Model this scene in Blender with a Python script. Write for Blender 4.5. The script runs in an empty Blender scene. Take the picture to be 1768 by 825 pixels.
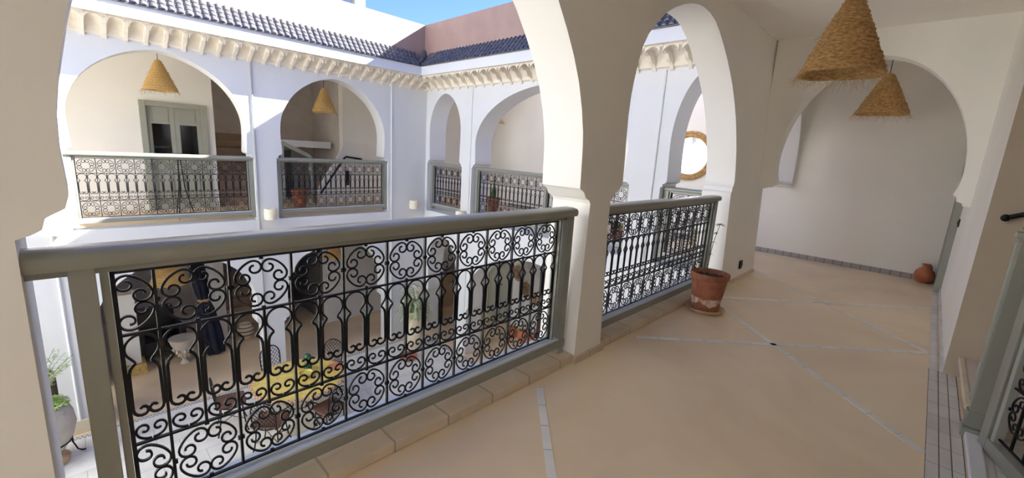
import bpy, bmesh, math, random
from mathutils import Vector, Matrix
from mathutils.geometry import tessellate_polygon
from math import sin, cos, pi, sqrt, radians, hypot, atan2
random.seed(7)
S = bpy.context.scene
COL = S.collection

# ------------------------------------------------------------------ camera, light, exposure
YAW, PITCH, ROLL, FPX, CAMZ = 0.765483648, -0.200610048, -0.0606640297, 739.353909, 1.5
_f = Vector((cos(PITCH)*cos(YAW), cos(PITCH)*sin(YAW), sin(PITCH)))
_r = Vector((sin(YAW), -cos(YAW), 0)); _d = _f.cross(_r)
_r2 = _r*cos(ROLL)+_d*sin(ROLL); _d2 = _d*cos(ROLL)-_r*sin(ROLL)
cam_data = bpy.data.cameras.new('camera'); cam = bpy.data.objects.new('camera', cam_data); COL.objects.link(cam)
_m = Matrix.Identity(4)
for i in range(3):
    _m[i][0] = _r2[i]; _m[i][1] = -_d2[i]; _m[i][2] = -_f[i]
_m[2][3] = CAMZ
cam.matrix_world = _m
cam_data.sensor_width = 36; cam_data.lens = FPX/1768*36; cam_data.clip_start = .02; cam_data.clip_end = 200
S.camera = cam

S.view_settings.view_transform = 'Standard'; S.view_settings.look = 'None'
S.view_settings.gamma = 1; S.view_settings.use_curve_mapping = False
S.view_settings.exposure = 1.72
S.cycles.max_bounces = 16; S.cycles.diffuse_bounces = 12; S.cycles.glossy_bounces = 6; S.cycles.transmission_bounces = 8; S.cycles.sample_clamp_indirect = 6
S.cycles.use_denoising = True

SUN_TRAVEL = Vector((-1, .41, -.72)).normalized()
SUN_E, SKY_K = 11.5, 0.135
sl = bpy.data.lights.new('sun', 'SUN'); sl.energy = SUN_E; sl.angle = radians(.6); sl.color = (.99, 1, .94)
so = bpy.data.objects.new('sun', sl); COL.objects.link(so)
so.rotation_euler = SUN_TRAVEL.to_track_quat('-Z', 'Y').to_euler(); so.location = (8, -4, 9)
w = bpy.data.worlds.new('sky'); S.world = w; w.use_nodes = True
nt = w.node_tree; bg = nt.nodes['Background']
sky = nt.nodes.new('ShaderNodeTexSky'); sky.sky_type = 'NISHITA'; sky.sun_disc = False
sky.sun_elevation = math.asin(-SUN_TRAVEL.z); sky.sun_rotation = atan2(-SUN_TRAVEL.x, -SUN_TRAVEL.y)
sky.altitude = 450; sky.air_density = 1.0; sky.dust_density = .6
tn = nt.nodes.new('ShaderNodeMix'); tn.data_type = 'RGBA'; tn.blend_type = 'MULTIPLY'; tn.inputs[0].default_value = 1; tn.inputs[7].default_value = (.40, .50, .84, 1)
nt.links.new(sky.outputs[0], tn.inputs[6]); nt.links.new(tn.outputs[2], bg.inputs[0]); bg.inputs[1].default_value = SKY_K

# ------------------------------------------------------------------ materials
def mat(name, col, rough=.7, var=.0, scale=6, bump=0, bscale=None, metal=0, spec=.5, col2=None, detail=4, distort=0, stretch=None, coat=0):
    m = bpy.data.materials.new(name); m.use_nodes = True; n = m.node_tree.nodes; l = m.node_tree.links
    b = n['Principled BSDF']; b.inputs['Roughness'].default_value = rough; b.inputs['Metallic'].default_value = metal
    b.inputs['Specular IOR Level'].default_value = spec
    if coat: b.inputs['Coat Weight'].default_value = coat
    tc = n.new('ShaderNodeTexCoord'); mp = n.new('ShaderNodeMapping'); l.new(tc.outputs['Object'], mp.inputs[0])
    if stretch: mp.inputs['Scale'].default_value = stretch
    if var or col2:
        no = n.new('ShaderNodeTexNoise'); no.inputs['Scale'].default_value = scale; no.inputs['Detail'].default_value = detail
        no.inputs['Distortion'].default_value = distort
        l.new(mp.outputs[0], no.inputs['Vector'])
        rp = n.new('ShaderNodeValToRGB')
        c2 = col2 or tuple(max(0, c*(1-var)) for c in col)
        rp.color_ramp.elements[0].position = .35; rp.color_ramp.elements[0].color = (*c2, 1)
        rp.color_ramp.elements[1].position = .65; rp.color_ramp.elements[1].color = (*col, 1)
        l.new(no.outputs[0], rp.inputs[0]); l.new(rp.outputs[0], b.inputs['Base Color'])
    else: b.inputs['Base Color'].default_value = (*col, 1)
    if bump:
        nb = n.new('ShaderNodeTexNoise'); nb.inputs['Scale'].default_value = bscale or scale*4; nb.inputs['Detail'].default_value = 5
        l.new(mp.outputs[0], nb.inputs['Vector'])
        bp = n.new('ShaderNodeBump'); bp.inputs['Strength'].default_value = bump; bp.inputs['Distance'].default_value = .02
        l.new(nb.outputs[0], bp.inputs['Height']); l.new(bp.outputs[0], b.inputs['Normal'])
    return m
def tile_mat(name, col, mortar, bw, bh, rough=.4, var=.15, off=0, plane='XY', msize=.01):
    """stone tiles laid in a grid, with thin joints"""
    m = bpy.data.materials.new(name); m.use_nodes = True; n = m.node_tree.nodes; l = m.node_tree.links
    b = n['Principled BSDF']; b.inputs['Roughness'].default_value = rough
    tc = n.new('ShaderNodeTexCoord'); sp = n.new('ShaderNodeSeparateXYZ'); cb = n.new('ShaderNodeCombineXYZ')
    l.new(tc.outputs['Object'], sp.inputs[0])
    l.new(sp.outputs[plane[0]], cb.inputs[0]); l.new(sp.outputs[plane[1]], cb.inputs[1])
    br = n.new('ShaderNodeTexBrick'); br.offset = off; br.inputs['Scale'].default_value = 1
    br.inputs['Brick Width'].default_value = bw; br.inputs['Row Height'].default_value = bh; br.inputs['Mortar Size'].default_value = msize
    br.inputs['Color1'].default_value = (*col, 1); br.inputs['Color2'].default_value = (*[c*(1-var) for c in col], 1); br.inputs['Mortar'].default_value = (*mortar, 1)
    ofs = n.new('ShaderNodeVectorMath'); ofs.operation = 'ADD'; ofs.inputs[1].default_value = (0, bh/2 if bh > 1 else 0, 0)
    l.new(cb.outputs[0], ofs.inputs[0]); l.new(ofs.outputs[0], br.inputs['Vector'])
    no = n.new('ShaderNodeTexNoise'); no.inputs['Scale'].default_value = 5; no.inputs['Detail'].default_value = 6; l.new(tc.outputs['Object'], no.inputs['Vector'])
    mx = n.new('ShaderNodeMix'); mx.data_type = 'RGBA'; mx.blend_type = 'MULTIPLY'; mx.inputs[0].default_value = .35
    l.new(br.outputs['Color'], mx.inputs[6]); l.new(no.outputs[0], mx.inputs[7]); l.new(mx.outputs[2], b.inputs['Base Color'])
    bp = n.new('ShaderNodeBump'); bp.inputs['Strength'].default_value = .4; bp.inputs['Distance'].default_value = .004; bp.invert = True
    l.new(br.outputs['Fac'], bp.inputs['Height']); l.new(bp.outputs[0], b.inputs['Normal'])
    return m
def glass_mat(name, col, rough=.05):
    m = bpy.data.materials.new(name); m.use_nodes = True; b = m.node_tree.nodes['Principled BSDF']
    b.inputs['Base Color'].default_value = (*col, 1); b.inputs['Roughness'].default_value = rough
    b.inputs['Transmission Weight'].default_value = 1; b.inputs['IOR'].default_value = 1.45
    return m
M = {}
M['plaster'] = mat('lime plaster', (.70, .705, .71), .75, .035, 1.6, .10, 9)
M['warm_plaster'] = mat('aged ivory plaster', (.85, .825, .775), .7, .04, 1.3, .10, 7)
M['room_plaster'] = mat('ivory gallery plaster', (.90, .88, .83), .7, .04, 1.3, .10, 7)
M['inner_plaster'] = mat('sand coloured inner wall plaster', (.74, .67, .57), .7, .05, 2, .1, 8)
M['ceiling'] = mat('ceiling plaster', (.90, .87, .82), .8, .03, 1.2, .05, 8)
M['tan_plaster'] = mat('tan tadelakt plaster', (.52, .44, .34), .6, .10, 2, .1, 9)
M['pink'] = mat('pink rendered parapet', (.41, .27, .212), .85, .10, 3, .25, 30)
M['stucco'] = mat('carved cream stucco', (.84, .77, .66), .8, .10, 9, .2, 40)
M['floor'] = mat('polished beige tadelakt floor', (.84, .69, .49), .42, 0, .9, .06, 14, col2=(.72, .565, .385), detail=9, distort=.6)
M['gfloor'] = mat('beige courtyard floor', (.78, .62, .43), .5, 0, .8, .06, 14, col2=(.64, .49, .32), detail=8, distort=.5)
M['kerb'] = tile_mat('sandstone kerb slabs', (.80, .66, .50), (.50, .40, .29), .33, 5, .5, .10, 0, 'XY', .006)
M['marble'] = tile_mat('grey marble border tiles', (.84, .81, .77), (.50, .45, .40), .22, 5, .5, .15, 0, 'XY', .004)
M['marble_v'] = tile_mat('grey marble skirting tiles', (.52, .49, .46), (.25, .22, .2), .12, 5, .4, .12, 0, 'YX', .006)
M['inlay'] = tile_mat('white marble inlay', (.95, .93, .88), (.6, .55, .48), .20, 5, .4, .12, 0, 'XY', .004)
M['white_marble'] = tile_mat('white courtyard marble slabs', (.86, .83, .78), (.6, .56, .5), .5, .5, .3, .06, .5, 'XY', .006)
M['mosaic'] = tile_mat('blue grey mosaic band', (.20, .22, .30), (.75, .7, .62), .05, .05, .35, .7, .5, 'XY', .010)
M['sage'] = mat('sage grey painted wood', (.26, .262, .225), .28, .06, 3, .05, 60, stretch=(1, 1, 1))
M['sage_light'] = mat('pale green grey painted wood', (.34, .35, .31), .5, .05, 4, .04, 50)
M['door'] = mat('grey green painted door', (.36, .37, .31), .5, .06, 4, .05, 40)
M['iron'] = mat('black wrought iron', (.006, .006, .007), .5, 0, 8, .08, 80, spec=.35)
M['terracotta'] = mat('weathered terracotta', (.40, .145, .08), .8, .35, 12, .25, 60)
M['terra_pale'] = mat('pale terracotta with lime bloom', (.66, .47, .28), .85, .3, 14, .25, 60)
M['terra_red'] = mat('orange red clay', (.52, .17, .075), .7, .2, 10, .1, 50)
M['lime'] = mat('white lime bloom', (.72, .62, .54), .9, 0, 16, .3, 80, col2=(.42, .20, .13))
M['soil'] = mat('potting soil', (.07, .045, .03), .95, .4, 40, .8, 90)
M['leaf'] = mat('green leaf', (.10, .20, .05), .5, .4, 9)
M['leaf_bright'] = mat('bright green leaf', (.34, .54, .09), .5, .3, 9)
M['olive'] = mat('olive leaf', (.40, .47, .26), .6, .3, 9)
M['stem'] = mat('green brown stem', (.16, .15, .07), .8, .2, 20)
M['navy'] = mat('navy canvas', (.009, .013, .032), .85, .3, 6, .1, 60)
M['dark_uph'] = mat('black leather upholstery', (.022, .020, .020), .5, .3, 5, .1, 30)
M['brown_uph'] = mat('brown cushion fabric', (.15, .07, .045), .85, .2, 20, .15, 90)
M['cream_pot'] = mat('cream glazed earthenware', (.74, .64, .47), .5, .12, 5, .1, 30)
M['grey_pot'] = mat('pale grey stone pot', (.55, .50, .43), .8, .2, 5, .2, 40)
M['lamp_cream'] = mat('cream pierced clay lamp', (.86, .78, .62), .7, .12, 12, .2, 60)
M['wood'] = mat('dark walnut wood', (.06, .034, .022), .5, .3, 5, .1, 40, stretch=(1, 1, .2))
M['tread'] = mat('pinkish beige stone tread', (.66, .56, .49), .5, .1, 4, .05, 20)
M['brown_steps'] = mat('tan plastered stair', (.42, .31, .21), .7, .1, 4, .1, 20)
M['grey_render'] = mat('brown grey stairwell plaster', (.66, .60, .55), .8, .1, 4, .1, 20)
M['gold'] = mat('yellow ochre carved stone', (.62, .43, .14), .6, .3, 12, .3, 50)
M['bottle'] = mat('dark green glazed ceramic', (.02, .12, .06), .2, .3, 10)
M['vase_yellow'] = mat('yellow glazed bowl', (.62, .5, .1), .35, .2, 10)
M['black_plastic'] = mat('black plastic', (.015, .013, .012), .4)
M['cord'] = mat('black cord', (.03, .028, .025), .7)
M['mirror'] = mat('mirror glass', (.92, .93, .93), .02, metal=1)
M['glass'] = glass_mat('window glass', (.75, .8, .82))
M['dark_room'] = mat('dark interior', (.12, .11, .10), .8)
M['tile_grey'] = mat('glazed blue grey roof tile', (.125, .122, .128), .35, 0, 14, .1, 60, col2=(.06, .06, .075), coat=.15)
M['sky_lit_top'] = mat('pale blue grey painted sky light', (.50, .55, .60), .3, .05, 5)  # sky light on the bottom rail's top, painted in as a paler colour
M['basket'] = mat('brown woven basket', (.42, .29, .17), .85, .4, 30, .5, 90)
M['grout'] = mat('dark grout', (.16, .12, .09), .9)
M['rust'] = mat('rusty fixings', (.22, .11, .05), .8, .3, 30)

def straw(name, c1, c2, sc=60):
    m = mat(name, c1, .85, 0, sc, .7, 120, col2=c2, detail=6, stretch=(1, 1, 3)); return m
M['straw'] = straw('woven palm straw', (.86, .56, .24), (.46, .26, .09), 30)
M['straw_light'] = straw('pale woven palm straw', (.92, .64, .28), (.72, .44, .15), 40)
M['straw_hair'] = mat('loose straw fibre', (.60, .40, .17), .9)
M['rattan'] = mat('rattan rope', (.66, .40, .16), .7, .4, 25, .4, 60)
# yellow zellige table top: small tiles
def zellige():
    m = tile_mat('yellow mosaic tabletop', (.88, .66, .16), (.62, .42, .12), .05, .05, .3, .25, .5, 'XY', .003); return m
M['zellige'] = zellige()
M['table_rim'] = tile_mat('red brown mosaic rim', (.45, .2, .1), (.7, .5, .3), .05, .05, .4, .4, .5, 'XY', .01)

# ------------------------------------------------------------------ geometry helpers
class MB:
    def __init__(s): s.bm = bmesh.new()
    def quadmesh(s, vs, fs):
        v = [s.bm.verts.new(p) for p in vs]
        for f in fs:
            try: s.bm.faces.new([v[i] for i in f])
            except ValueError: pass
        return s
    def box(s, x0, x1, y0, y1, z0, z1, bev=0):
        t = bmesh.new(); bmesh.ops.create_cube(t, size=1)
        for v in t.verts: v.co = Vector(((x0+x1)/2+v.co.x*(x1-x0), (y0+y1)/2+v.co.y*(y1-y0), (z0+z1)/2+v.co.z*(z1-z0)))
        if bev: bmesh.ops.bevel(t, geom=t.edges[:], offset=bev, segments=2, affect='EDGES', profile=.6)
        return s.add(t)
    def add(s, t, mtx=None):
        if mtx is not None: t.transform(mtx)
        me = bpy.data.meshes.new('t'); t.to_mesh(me); t.free(); s.bm.from_mesh(me); bpy.data.meshes.remove(me); return s
    def lathe(s, prof, c=(0, 0, 0), n=32, cap=True, ax=None, scale=(1, 1)):
        rings = []
        for r, z in prof:
            rings.append([s.bm.verts.new((c[0]+r*cos(2*pi*i/n)*scale[0], c[1]+r*sin(2*pi*i/n)*scale[1], c[2]+z)) for i in range(n)])
        for a, b in zip(rings, rings[1:]):
            for i in range(n): s.bm.faces.new((a[i], a[(i+1) % n], b[(i+1) % n], b[i]))
        if cap:
            if prof[0][0] > 1e-4: s.bm.faces.new(list(reversed(rings[0])))
            if prof[-1][0] > 1e-4: s.bm.faces.new(rings[-1])
        return s
    def tube(s, pts, r, n=8, closed=False, cap=True):
        pts = [Vector(p) for p in pts]; N = len(pts); rr = r if hasattr(r, '__len__') else [r]*N
        rings = []; prev = None
        for i, p in enumerate(pts):
            a = pts[(i-1) % N] if (closed or i > 0) else p; b = pts[(i+1) % N] if (closed or i < N-1) else p
            t = (b-a).normalized()
            if prev is None:
                u = t.orthogonal().normalized()
            else:
                u = prev-t*prev.dot(t)
                if u.length < 1e-5: u = t.orthogonal()
                u.normalize()
            prev = u; v = t.cross(u)
            rings.append([s.bm.verts.new(p+u*rr[i]*cos(2*pi*k/n)+v*rr[i]*sin(2*pi*k/n)) for k in range(n)])
        rg = list(zip(rings, rings[1:]))+([(rings[-1], rings[0])] if closed else [])
        for a, b in rg:
            for k in range(n): s.bm.faces.new((a[k], a[(k+1) % n], b[(k+1) % n], b[k]))
        if cap and not closed: s.bm.faces.new(list(reversed(rings[0]))); s.bm.faces.new(rings[-1])
        return s
    def strip(s, pts, w, d, y=0):
        """flat iron bar following an (x,z) polyline, w wide in its plane, d deep along y"""
        N = len(pts); rows = []
        for i in range(N):
            a = pts[max(0, i-1)]; b = pts[min(N-1, i+1)]
            tx, tz = b[0]-a[0], b[1]-a[1]; L = hypot(tx, tz) or 1; nx, nz = -tz/L, tx/L; h = w/2
            x, z = pts[i]
            rows.append([s.bm.verts.new(q) for q in ((x+nx*h, y-d/2, z+nz*h), (x-nx*h, y-d/2, z-nz*h), (x-nx*h, y+d/2, z-nz*h), (x+nx*h, y+d/2, z+nz*h))])
        for a, b in zip(rows, rows[1:]):
            for k in range(4): s.bm.faces.new((a[k], a[(k+1) % 4], b[(k+1) % 4], b[k]))
        s.bm.faces.new(rows[0]); s.bm.faces.new(list(reversed(rows[-1])))
        return s
    def blob(s, c, rad, sub=2, jit=0.0):
        t = bmesh.new(); bmesh.ops.create_icosphere(t, subdivisions=sub, radius=1)
        for v in t.verts: v.co = Vector((c[0]+v.co.x*rad[0]*(1+random.uniform(-jit, jit)), c[1]+v.co.y*rad[1]*(1+random.uniform(-jit, jit)), c[2]+v.co.z*rad[2]*(1+random.uniform(-jit, jit))))
        return s.add(t)
    def leaf(s, p, d, L, W, up=Vector((0, 0, 1)), droop=.2):
        d = Vector(d).normalized(); side = d.cross(up)
        if side.length < 1e-3: side = Vector((1, 0, 0))
        side.normalize(); nrm = side.cross(d); p = Vector(p)
        ps = []
        for t, wd in ((0, .15), (.3, .9), (.6, 1), (.85, .5), (1, .05)):
            c = p+d*L*t-Vector((0, 0, 1))*droop*L*t*t
            ps.append((c-side*W/2*wd, c+nrm*W*.12, c+side*W/2*wd))
        vv = [[s.bm.verts.new(q) for q in row] for row in ps]
        for a, b in zip(vv, vv[1:]):
            for k in (0, 1): s.bm.faces.new((a[k], a[k+1], b[k+1], b[k]))
        return s
    def build(s, name, m, parent=None, smooth=True, loc=None, rot=None, angle=35, keep=False):
        if not keep: bmesh.ops.recalc_face_normals(s.bm, faces=s.bm.faces)
        me = bpy.data.meshes.new(name); s.bm.to_mesh(me); s.bm.free()
        me.materials.append(M[m] if isinstance(m, str) else m)
        if smooth:
            me.polygons.foreach_set('use_smooth', [True]*len(me.polygons))
            try: me.set_sharp_from_angle(angle=radians(angle))
            except Exception: pass
        o = bpy.data.objects.new(name, me); COL.objects.link(o)
        if parent is not None: o.parent = parent
        if loc is not None: o.location = loc
        if rot is not None: o.rotation_euler = rot
        return o
def tag(o, label=None, cat=None, group=None, kind=None):
    if label: o['label'] = label
    if cat: o['category'] = cat
    if group: o['group'] = group
    if kind: o['kind'] = kind
    return o
def thing(name, label, cat, loc=(0, 0, 0), rotz=0, group=None):
    o = bpy.data.objects.new(name, None); COL.objects.link(o); o.location = loc; o.rotation_euler = (0, 0, rotz); o.empty_display_size = .1
    return tag(o, label, cat, group)
def struct(o, label=None): return tag(o, label, None, None, 'structure')
def inst(o, parent, loc=(0, 0, 0), scale=(1, 1, 1), rot=(0, 0, 0), name=None):
    c = o.copy(); COL.objects.link(c); c.parent = parent; c.location = loc; c.scale = scale; c.rotation_euler = rot
    if name: c.name = name
    return c
def copy_tree(o, parent=None):
    c = o.copy(); COL.objects.link(c); c.parent = parent
    for ch in [k for k in bpy.data.objects if k.parent == o]: copy_tree(ch, c)
    return c

def wall_poly(mb, outer, holes, mapf, thick):
    """outline with holes in (u,z), front at depth 0, back at depth thick; mapf(u,z,t) -> xyz"""
    loops = [outer]+list(holes); flat = [p for L in loops for p in L]
    tris = tessellate_polygon([[Vector((p[0], p[1], 0)) for p in L] for L in loops])
    F = [mb.bm.verts.new(mapf(p[0], p[1], 0)) for p in flat]; B = [mb.bm.verts.new(mapf(p[0], p[1], thick)) for p in flat]
    for t in tris:
        try: mb.bm.faces.new([F[i] for i in t]); mb.bm.faces.new([B[i] for i in reversed(t)])
        except ValueError: pass
    k = 0
    for L in loops:
        n = len(L)
        for i in range(n):
            a, b = k+i, k+(i+1) % n
            try: mb.bm.faces.new((F[a], F[b], B[b], B[a]))
            except ValueError: pass
        k += n
    return mb

def arch_pts(u0, u1, z0, zi, zc, za, prot=.09, pinch=.02, k=.08, n=22):
    """left foot -> over the top -> right foot; jambs u0/u1, stepped impost at zi, springing zc, apex za"""
    a0, a1 = u0+prot, u1-prot; c = (a0+a1)/2; W = (a1-a0)/2; h = za-zc
    L = [(u0, z0), (u0, zi-.015), (u0+prot*.42, zi), (u0+prot*.45, zi+.035), (u0+prot*.85+pinch, zi+.06), (u0+prot+pinch, zi+.09)]
    for j in range(1, 5):
        t = j/5; L.append((a0+pinch*(1-t)**1.6, zi+.09+(zc-zi-.09)*t))
    top = []
    for j in range(n*2+1):
        th = pi-pi*j/(n*2); cc, ss = cos(th), sin(th)
        top.append((c+W*cc, zc+h*(ss*(1-k)+k*(1-abs(cc)))))
    Rr = [(2*c-x, z) for x, z in reversed(L)]
    return L+top+Rr
def hole(p): return p   # closed loop: foot edge closes itself

# ------------------------------------------------------------------ key dimensions
CEIL = 3.12; ZG = -3.1
YN0 = 1.66            # gallery face of the near arcade at floor level
YO, XW, XL = 8.6, 5.87, -3.7   # courtyard faces: opposite, right wing, left wing
T = .33
XE = 8.66; YR = -.31; X1 = 6.60; YEND = 10.5
BAT = .045

# ================================================================== SETTING
# near arcade wall (slightly battered)
archA = [(-.122, 0), (-.122, 1.19), (-.095, 1.20), (-.07, 1.215), (-.062, 1.245), (-.02, 1.27), (-.010, 1.305), (-.015, 1.43), (-.011, 1.53), (.003, 1.63), (.044, 1.83), (.085, 1.98), (.135, 2.11), (.205, 2.25), (.312, 2.40), (.43, 2.53), (.58, 2.66), (.76, 2.77), (.95, 2.85), (1.10, 2.89), (1.21, 2.905),
         (1.33, 2.89), (1.50, 2.845), (1.69, 2.76), (1.85, 2.66), (1.99, 2.53), (2.108, 2.39), (2.21, 2.24), (2.286, 2.11), (2.35, 1.97), (2.40, 1.80), (2.425, 1.66), (2.432, 1.56), (2.428, 1.28), (2.475, 1.255), (2.50, 1.215), (2.545, 1.195), (2.56, 1.17), (2.52, .75), (2.46, 0)]
archB = [(2.812, 0), (2.815, 1.05), (2.825, 1.18), (2.86, 1.20), (2.875, 1.235), (2.935, 1.26), (2.985, 1.31), (2.992, 1.45), (2.995, 1.62), (3.002, 1.82), (3.02, 1.96), (3.048, 2.08), (3.09, 2.22), (3.145, 2.345), (3.22, 2.45), (3.32, 2.54), (3.48, 2.665), (3.62, 2.74), (3.79, 2.81), (3.95, 2.86), (4.10, 2.888), (4.22, 2.895), (4.36, 2.885), (4.50, 2.85),
         (4.64, 2.78), (4.79, 2.68), (4.93, 2.57), (5.06, 2.45), (5.17, 2.335), (5.28, 2.19), (5.37, 2.045), (5.45, 1.87), (5.52, 1.68), (5.565, 1.48), (5.585, 1.30), (5.565, 1.255), (5.54, 1.235), (5.53, 1.19), (5.505, 1.17), (5.50, 0)]
archL = [(x-2.69, z) for x, z in arch_pts(-.15, 2.50, 0, 1.19, 1.5, 2.9)]
outer = [(XL, 0)]+[(-2.84, 0)]+archL[1:-1]+[(-.19-.14, 0)]
# keep a solid pier left of arch A
outer = [(XL-2, 0), (-3.0, 0)]+[(x-.33, z) for x, z in archL[1:-1]]+[(-.52, 0)]+archA+archB+[(6.82, 0), (6.82, 3.6), (-3.0, 3.6), (-3.0, 3.14), (XL-2, 3.14)]
mb = MB(); wall_poly(mb, outer, [], lambda u, z, t: (u, YN0+BAT*z+t*.34, z), 1)
struct(mb.build('wall_courtyard', 'warm_plaster', smooth=True))
# gallery floor, ceiling, side walls
mb = MB().box(XL-2, XE, YR-.0, 2.05, -.26, 0).box(1.1, 4.67, -2.8, YR, -.26, -.001).box(6.0, XE, 2.05, 8.7, -.26, 0); struct(mb.build('floor', 'floor', smooth=False))
mb = MB().box(-3.0, XE+.3, -.8, 2.05, CEIL, CEIL+.2).box(1.0, 5.0, -2.9, -.8, CEIL, CEIL+.2).box(5.8, 6.45, 2.05, YO+.2, CEIL, CEIL+.2).box(6.45, XE+.3, 2.05, 2.15, CEIL, CEIL+.2).box(6.45, XE+.3, 7.5, YO+.2, CEIL, CEIL+.2); struct(mb.build('ceiling', 'ceiling', smooth=False))  # roof openings behind the camera and over the wing are added for daylight
mb = MB().box(4.653, XE+.3, YR-.45, YR, 0, CEIL)
struct(mb.build('wall_right', 'room_plaster', smooth=False))
mb = MB().box(XE, XE+.3, YR-.4, 12.5, -.26, CEIL+1.6); struct(mb.build('wall_end', 'room_plaster', smooth=False))  # raised out of view to keep sun out of the open wing roof
# wall behind camera (gallery's inner wall) beyond the stair opening
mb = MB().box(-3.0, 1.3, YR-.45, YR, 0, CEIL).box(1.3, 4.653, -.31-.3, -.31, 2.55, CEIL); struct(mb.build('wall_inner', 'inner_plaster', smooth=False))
mb = MB().box(XL-2.3, XL-2, -.6, 2.1, 0, CEIL+1.4).box(XL-2, -3.0, -.5, -.31, -.26, .9); struct(mb.build('wall_left', 'room_plaster', smooth=False))  # unseen end wall and low parapet, shaped to bounce sun into the gallery
# stair recess
mb = MB().box(4.67, 4.9, -2.5, YR-.45, 0, CEIL+.6).box(1.1, 1.3, -2.5, YR-.45, 0, CEIL).box(1.1, 4.9, -2.8, -2.5, 0, CEIL)
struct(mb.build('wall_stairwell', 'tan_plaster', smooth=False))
mb = MB().box(4.655, 4.668, YR-.45, YR-.003, .0, CEIL-.01); struct(mb.build('trim_1', 'tan_plaster', smooth=False))
mb = MB().box(4.645, 4.6545, YR-.45, YR-.001, .0, CEIL-.01); struct(mb.build('trim_2', 'tan_plaster', smooth=False))
# transverse arch across the gallery
c = .68
aR = [(-.35+.0, 0)]
arc1 = []
for j in range(45):
    th = pi-pi*j/44; cc, ss = cos(th), sin(th)
    arc1.append((.685+.885*cc, 1.55+1.27*(ss*.95+.05*(1-abs(cc)))))
left = [(YR, 1.21), (-.255, 1.215), (-.245, 1.245), (-.20, 1.26), (-.195, 1.30), (-.165, 1.325), (-.19, 1.42)]
right = [(1.562, 1.42), (1.53, 1.30), (1.535, 1.27), (1.575, 1.255), (1.60, 1.235), (1.64, 1.23), (1.70, 1.205), (1.76, 1.205)]
poly = [(YR-.02, 3.3), (YR-.02, 1.21)]+left+arc1+right+[(1.78, 3.3)]
mb = MB(); wall_poly(mb, poly, [], lambda u, z, t: (X1+t*.24, u, z), 1)
struct(mb.build('wall_arch', 'room_plaster'))
mb = MB(); wall_poly(mb, poly, [], lambda u, z, t: (-1.25+t*.24, u, z), 1)
struct(mb.build('wall_arch_light_block', 'room_plaster'))  # unseen arch wall behind the camera, added to block light on the left pier
# arch between the two galleries in the plane of the near arcade
p2 = arch_pts(6.72, XE+.02, 1.1, 1.19, 1.5, 2.75, prot=.13)[1:-1]
poly = [(6.72, 3.3), (6.72, 1.19)]+p2+[(XE+.02, 1.19), (XE+.02, 3.3)]
mb = MB(); wall_poly(mb, poly, [], lambda u, z, t: (u, 1.72+t*.32, z), 1)
struct(mb.build('wall_corner_arch', 'plaster'))

# floor inlays and borders
def inlay(idx, a, b, w=.045):
    a = Vector((*a, 0)); b = Vector((*b, 0)); L = (b-a).length
    mb = MB().box(0, L, -w/2, w/2, -.004, .0025)
    struct(mb.build(f'trim_{idx}', 'inlay', loc=(a.x, a.y, 0), rot=(0, 0, atan2(b.y-a.y, b.x-a.x)), smooth=False))
k = 3
for a, b in (((3.27, 1.60), (5.07, -.22)), ((4.96, 1.60), (3.17, -.22)), ((5.03, 1.60), (6.86, -.22)), ((6.90, 1.60), (5.09, -.22)), ((2.01, 1.60), (.20, -.22)), ((.2, 1.6), (2.0, -.22))):
    inlay(k, a, b); k += 1
mb = MB().box(XL, XE, -.285, -.235, -.004, .004, .001); struct(mb.build(f'trim_{k}', 'marble', smooth=False)); k += 1
mb = MB().box(XL, 4.66, -.39, -.232, -.05, .0012); struct(mb.build(f'trim_{k}', 'grout', smooth=False)); k += 1
mb = MB().box(XL, 4.66, -.335, -.290, -.05, .003); struct(mb.build(f'trim_{k}', 'marble', smooth=False)); k += 1
mb = MB().box(XL, 4.66, -.385, -.340, -.05, .003); struct(mb.build(f'trim_{k}', 'marble', smooth=False)); k += 1
mb = MB().box(XE-.06, XE, -.23, 8.5, -.004, .003); struct(mb.build(f'trim_{k}', 'marble_v', smooth=False)); k += 1
mb = MB().box(XE-.018, XE+.01, YR, 8.5, 0, .075); struct(mb.build('baseboard_end', 'marble_v', smooth=False))
mb = MB().box(4.66, XE, YR-.01, YR+.015, 0, .06); struct(mb.build('baseboard_right', 'marble', smooth=False))
mb = MB().box(2.455, 2.83, YN0-.018, YN0+.1, 0, .05).box(5.50, 6.825, YN0-.015, YN0+.1, 0, .045); struct(mb.build('baseboard_courtyard', 'kerb', smooth=False))
# kerbs under the two near railings
mb = MB().box(-.13, 2.47, YN0+.008, 2.03, 0, .06).box(-.13, 2.455, YN0+.004, YN0+.05, 0, .10); 
mb = MB().box(-.13, 2.475, YN0+.008, 2.03, 0, .062, .008); struct(mb.build(f'trim_{k}', 'kerb', smooth=False)); k += 1
mb = MB().box(2.80, 5.52, YN0+.008, 2.03, 0, .062, .008); struct(mb.build(f'trim_{k}', 'kerb', smooth=False)); k += 1

# ------------------------------------------------------------------ courtyard facades
def up(u0, u1, za=2.665, zc=1.62, prot=.085): return arch_pts(u0, u1, 0.02, 1.14, zc, za, prot=prot)
def dn(u0, u1, za=-.50, zc=-1.50, prot=.085, zi=-2.0): return arch_pts(u0, u1, ZG, zi, zc, za, prot=prot)
# opposite facade (u = X)
o_up = [(-2.75, -.42), (-.055, 2.29), (2.665, 4.90)]
o_up = [(-2.80, -.45), (-.055, 2.285), (2.65, 4.895)]
outer = [(XL-1.0, ZG)]
for a, b in o_up: outer += dn(a, b)
outer += [(6.3, ZG), (6.3, 3.42), (XL-1.0, 3.42)]
mb = MB(); wall_poly(mb, outer, [up(a, b) for a, b in o_up], lambda u, z, t: (u, YO+t, z), T)
struct(mb.build('wall_opposite', 'plaster'))
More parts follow.
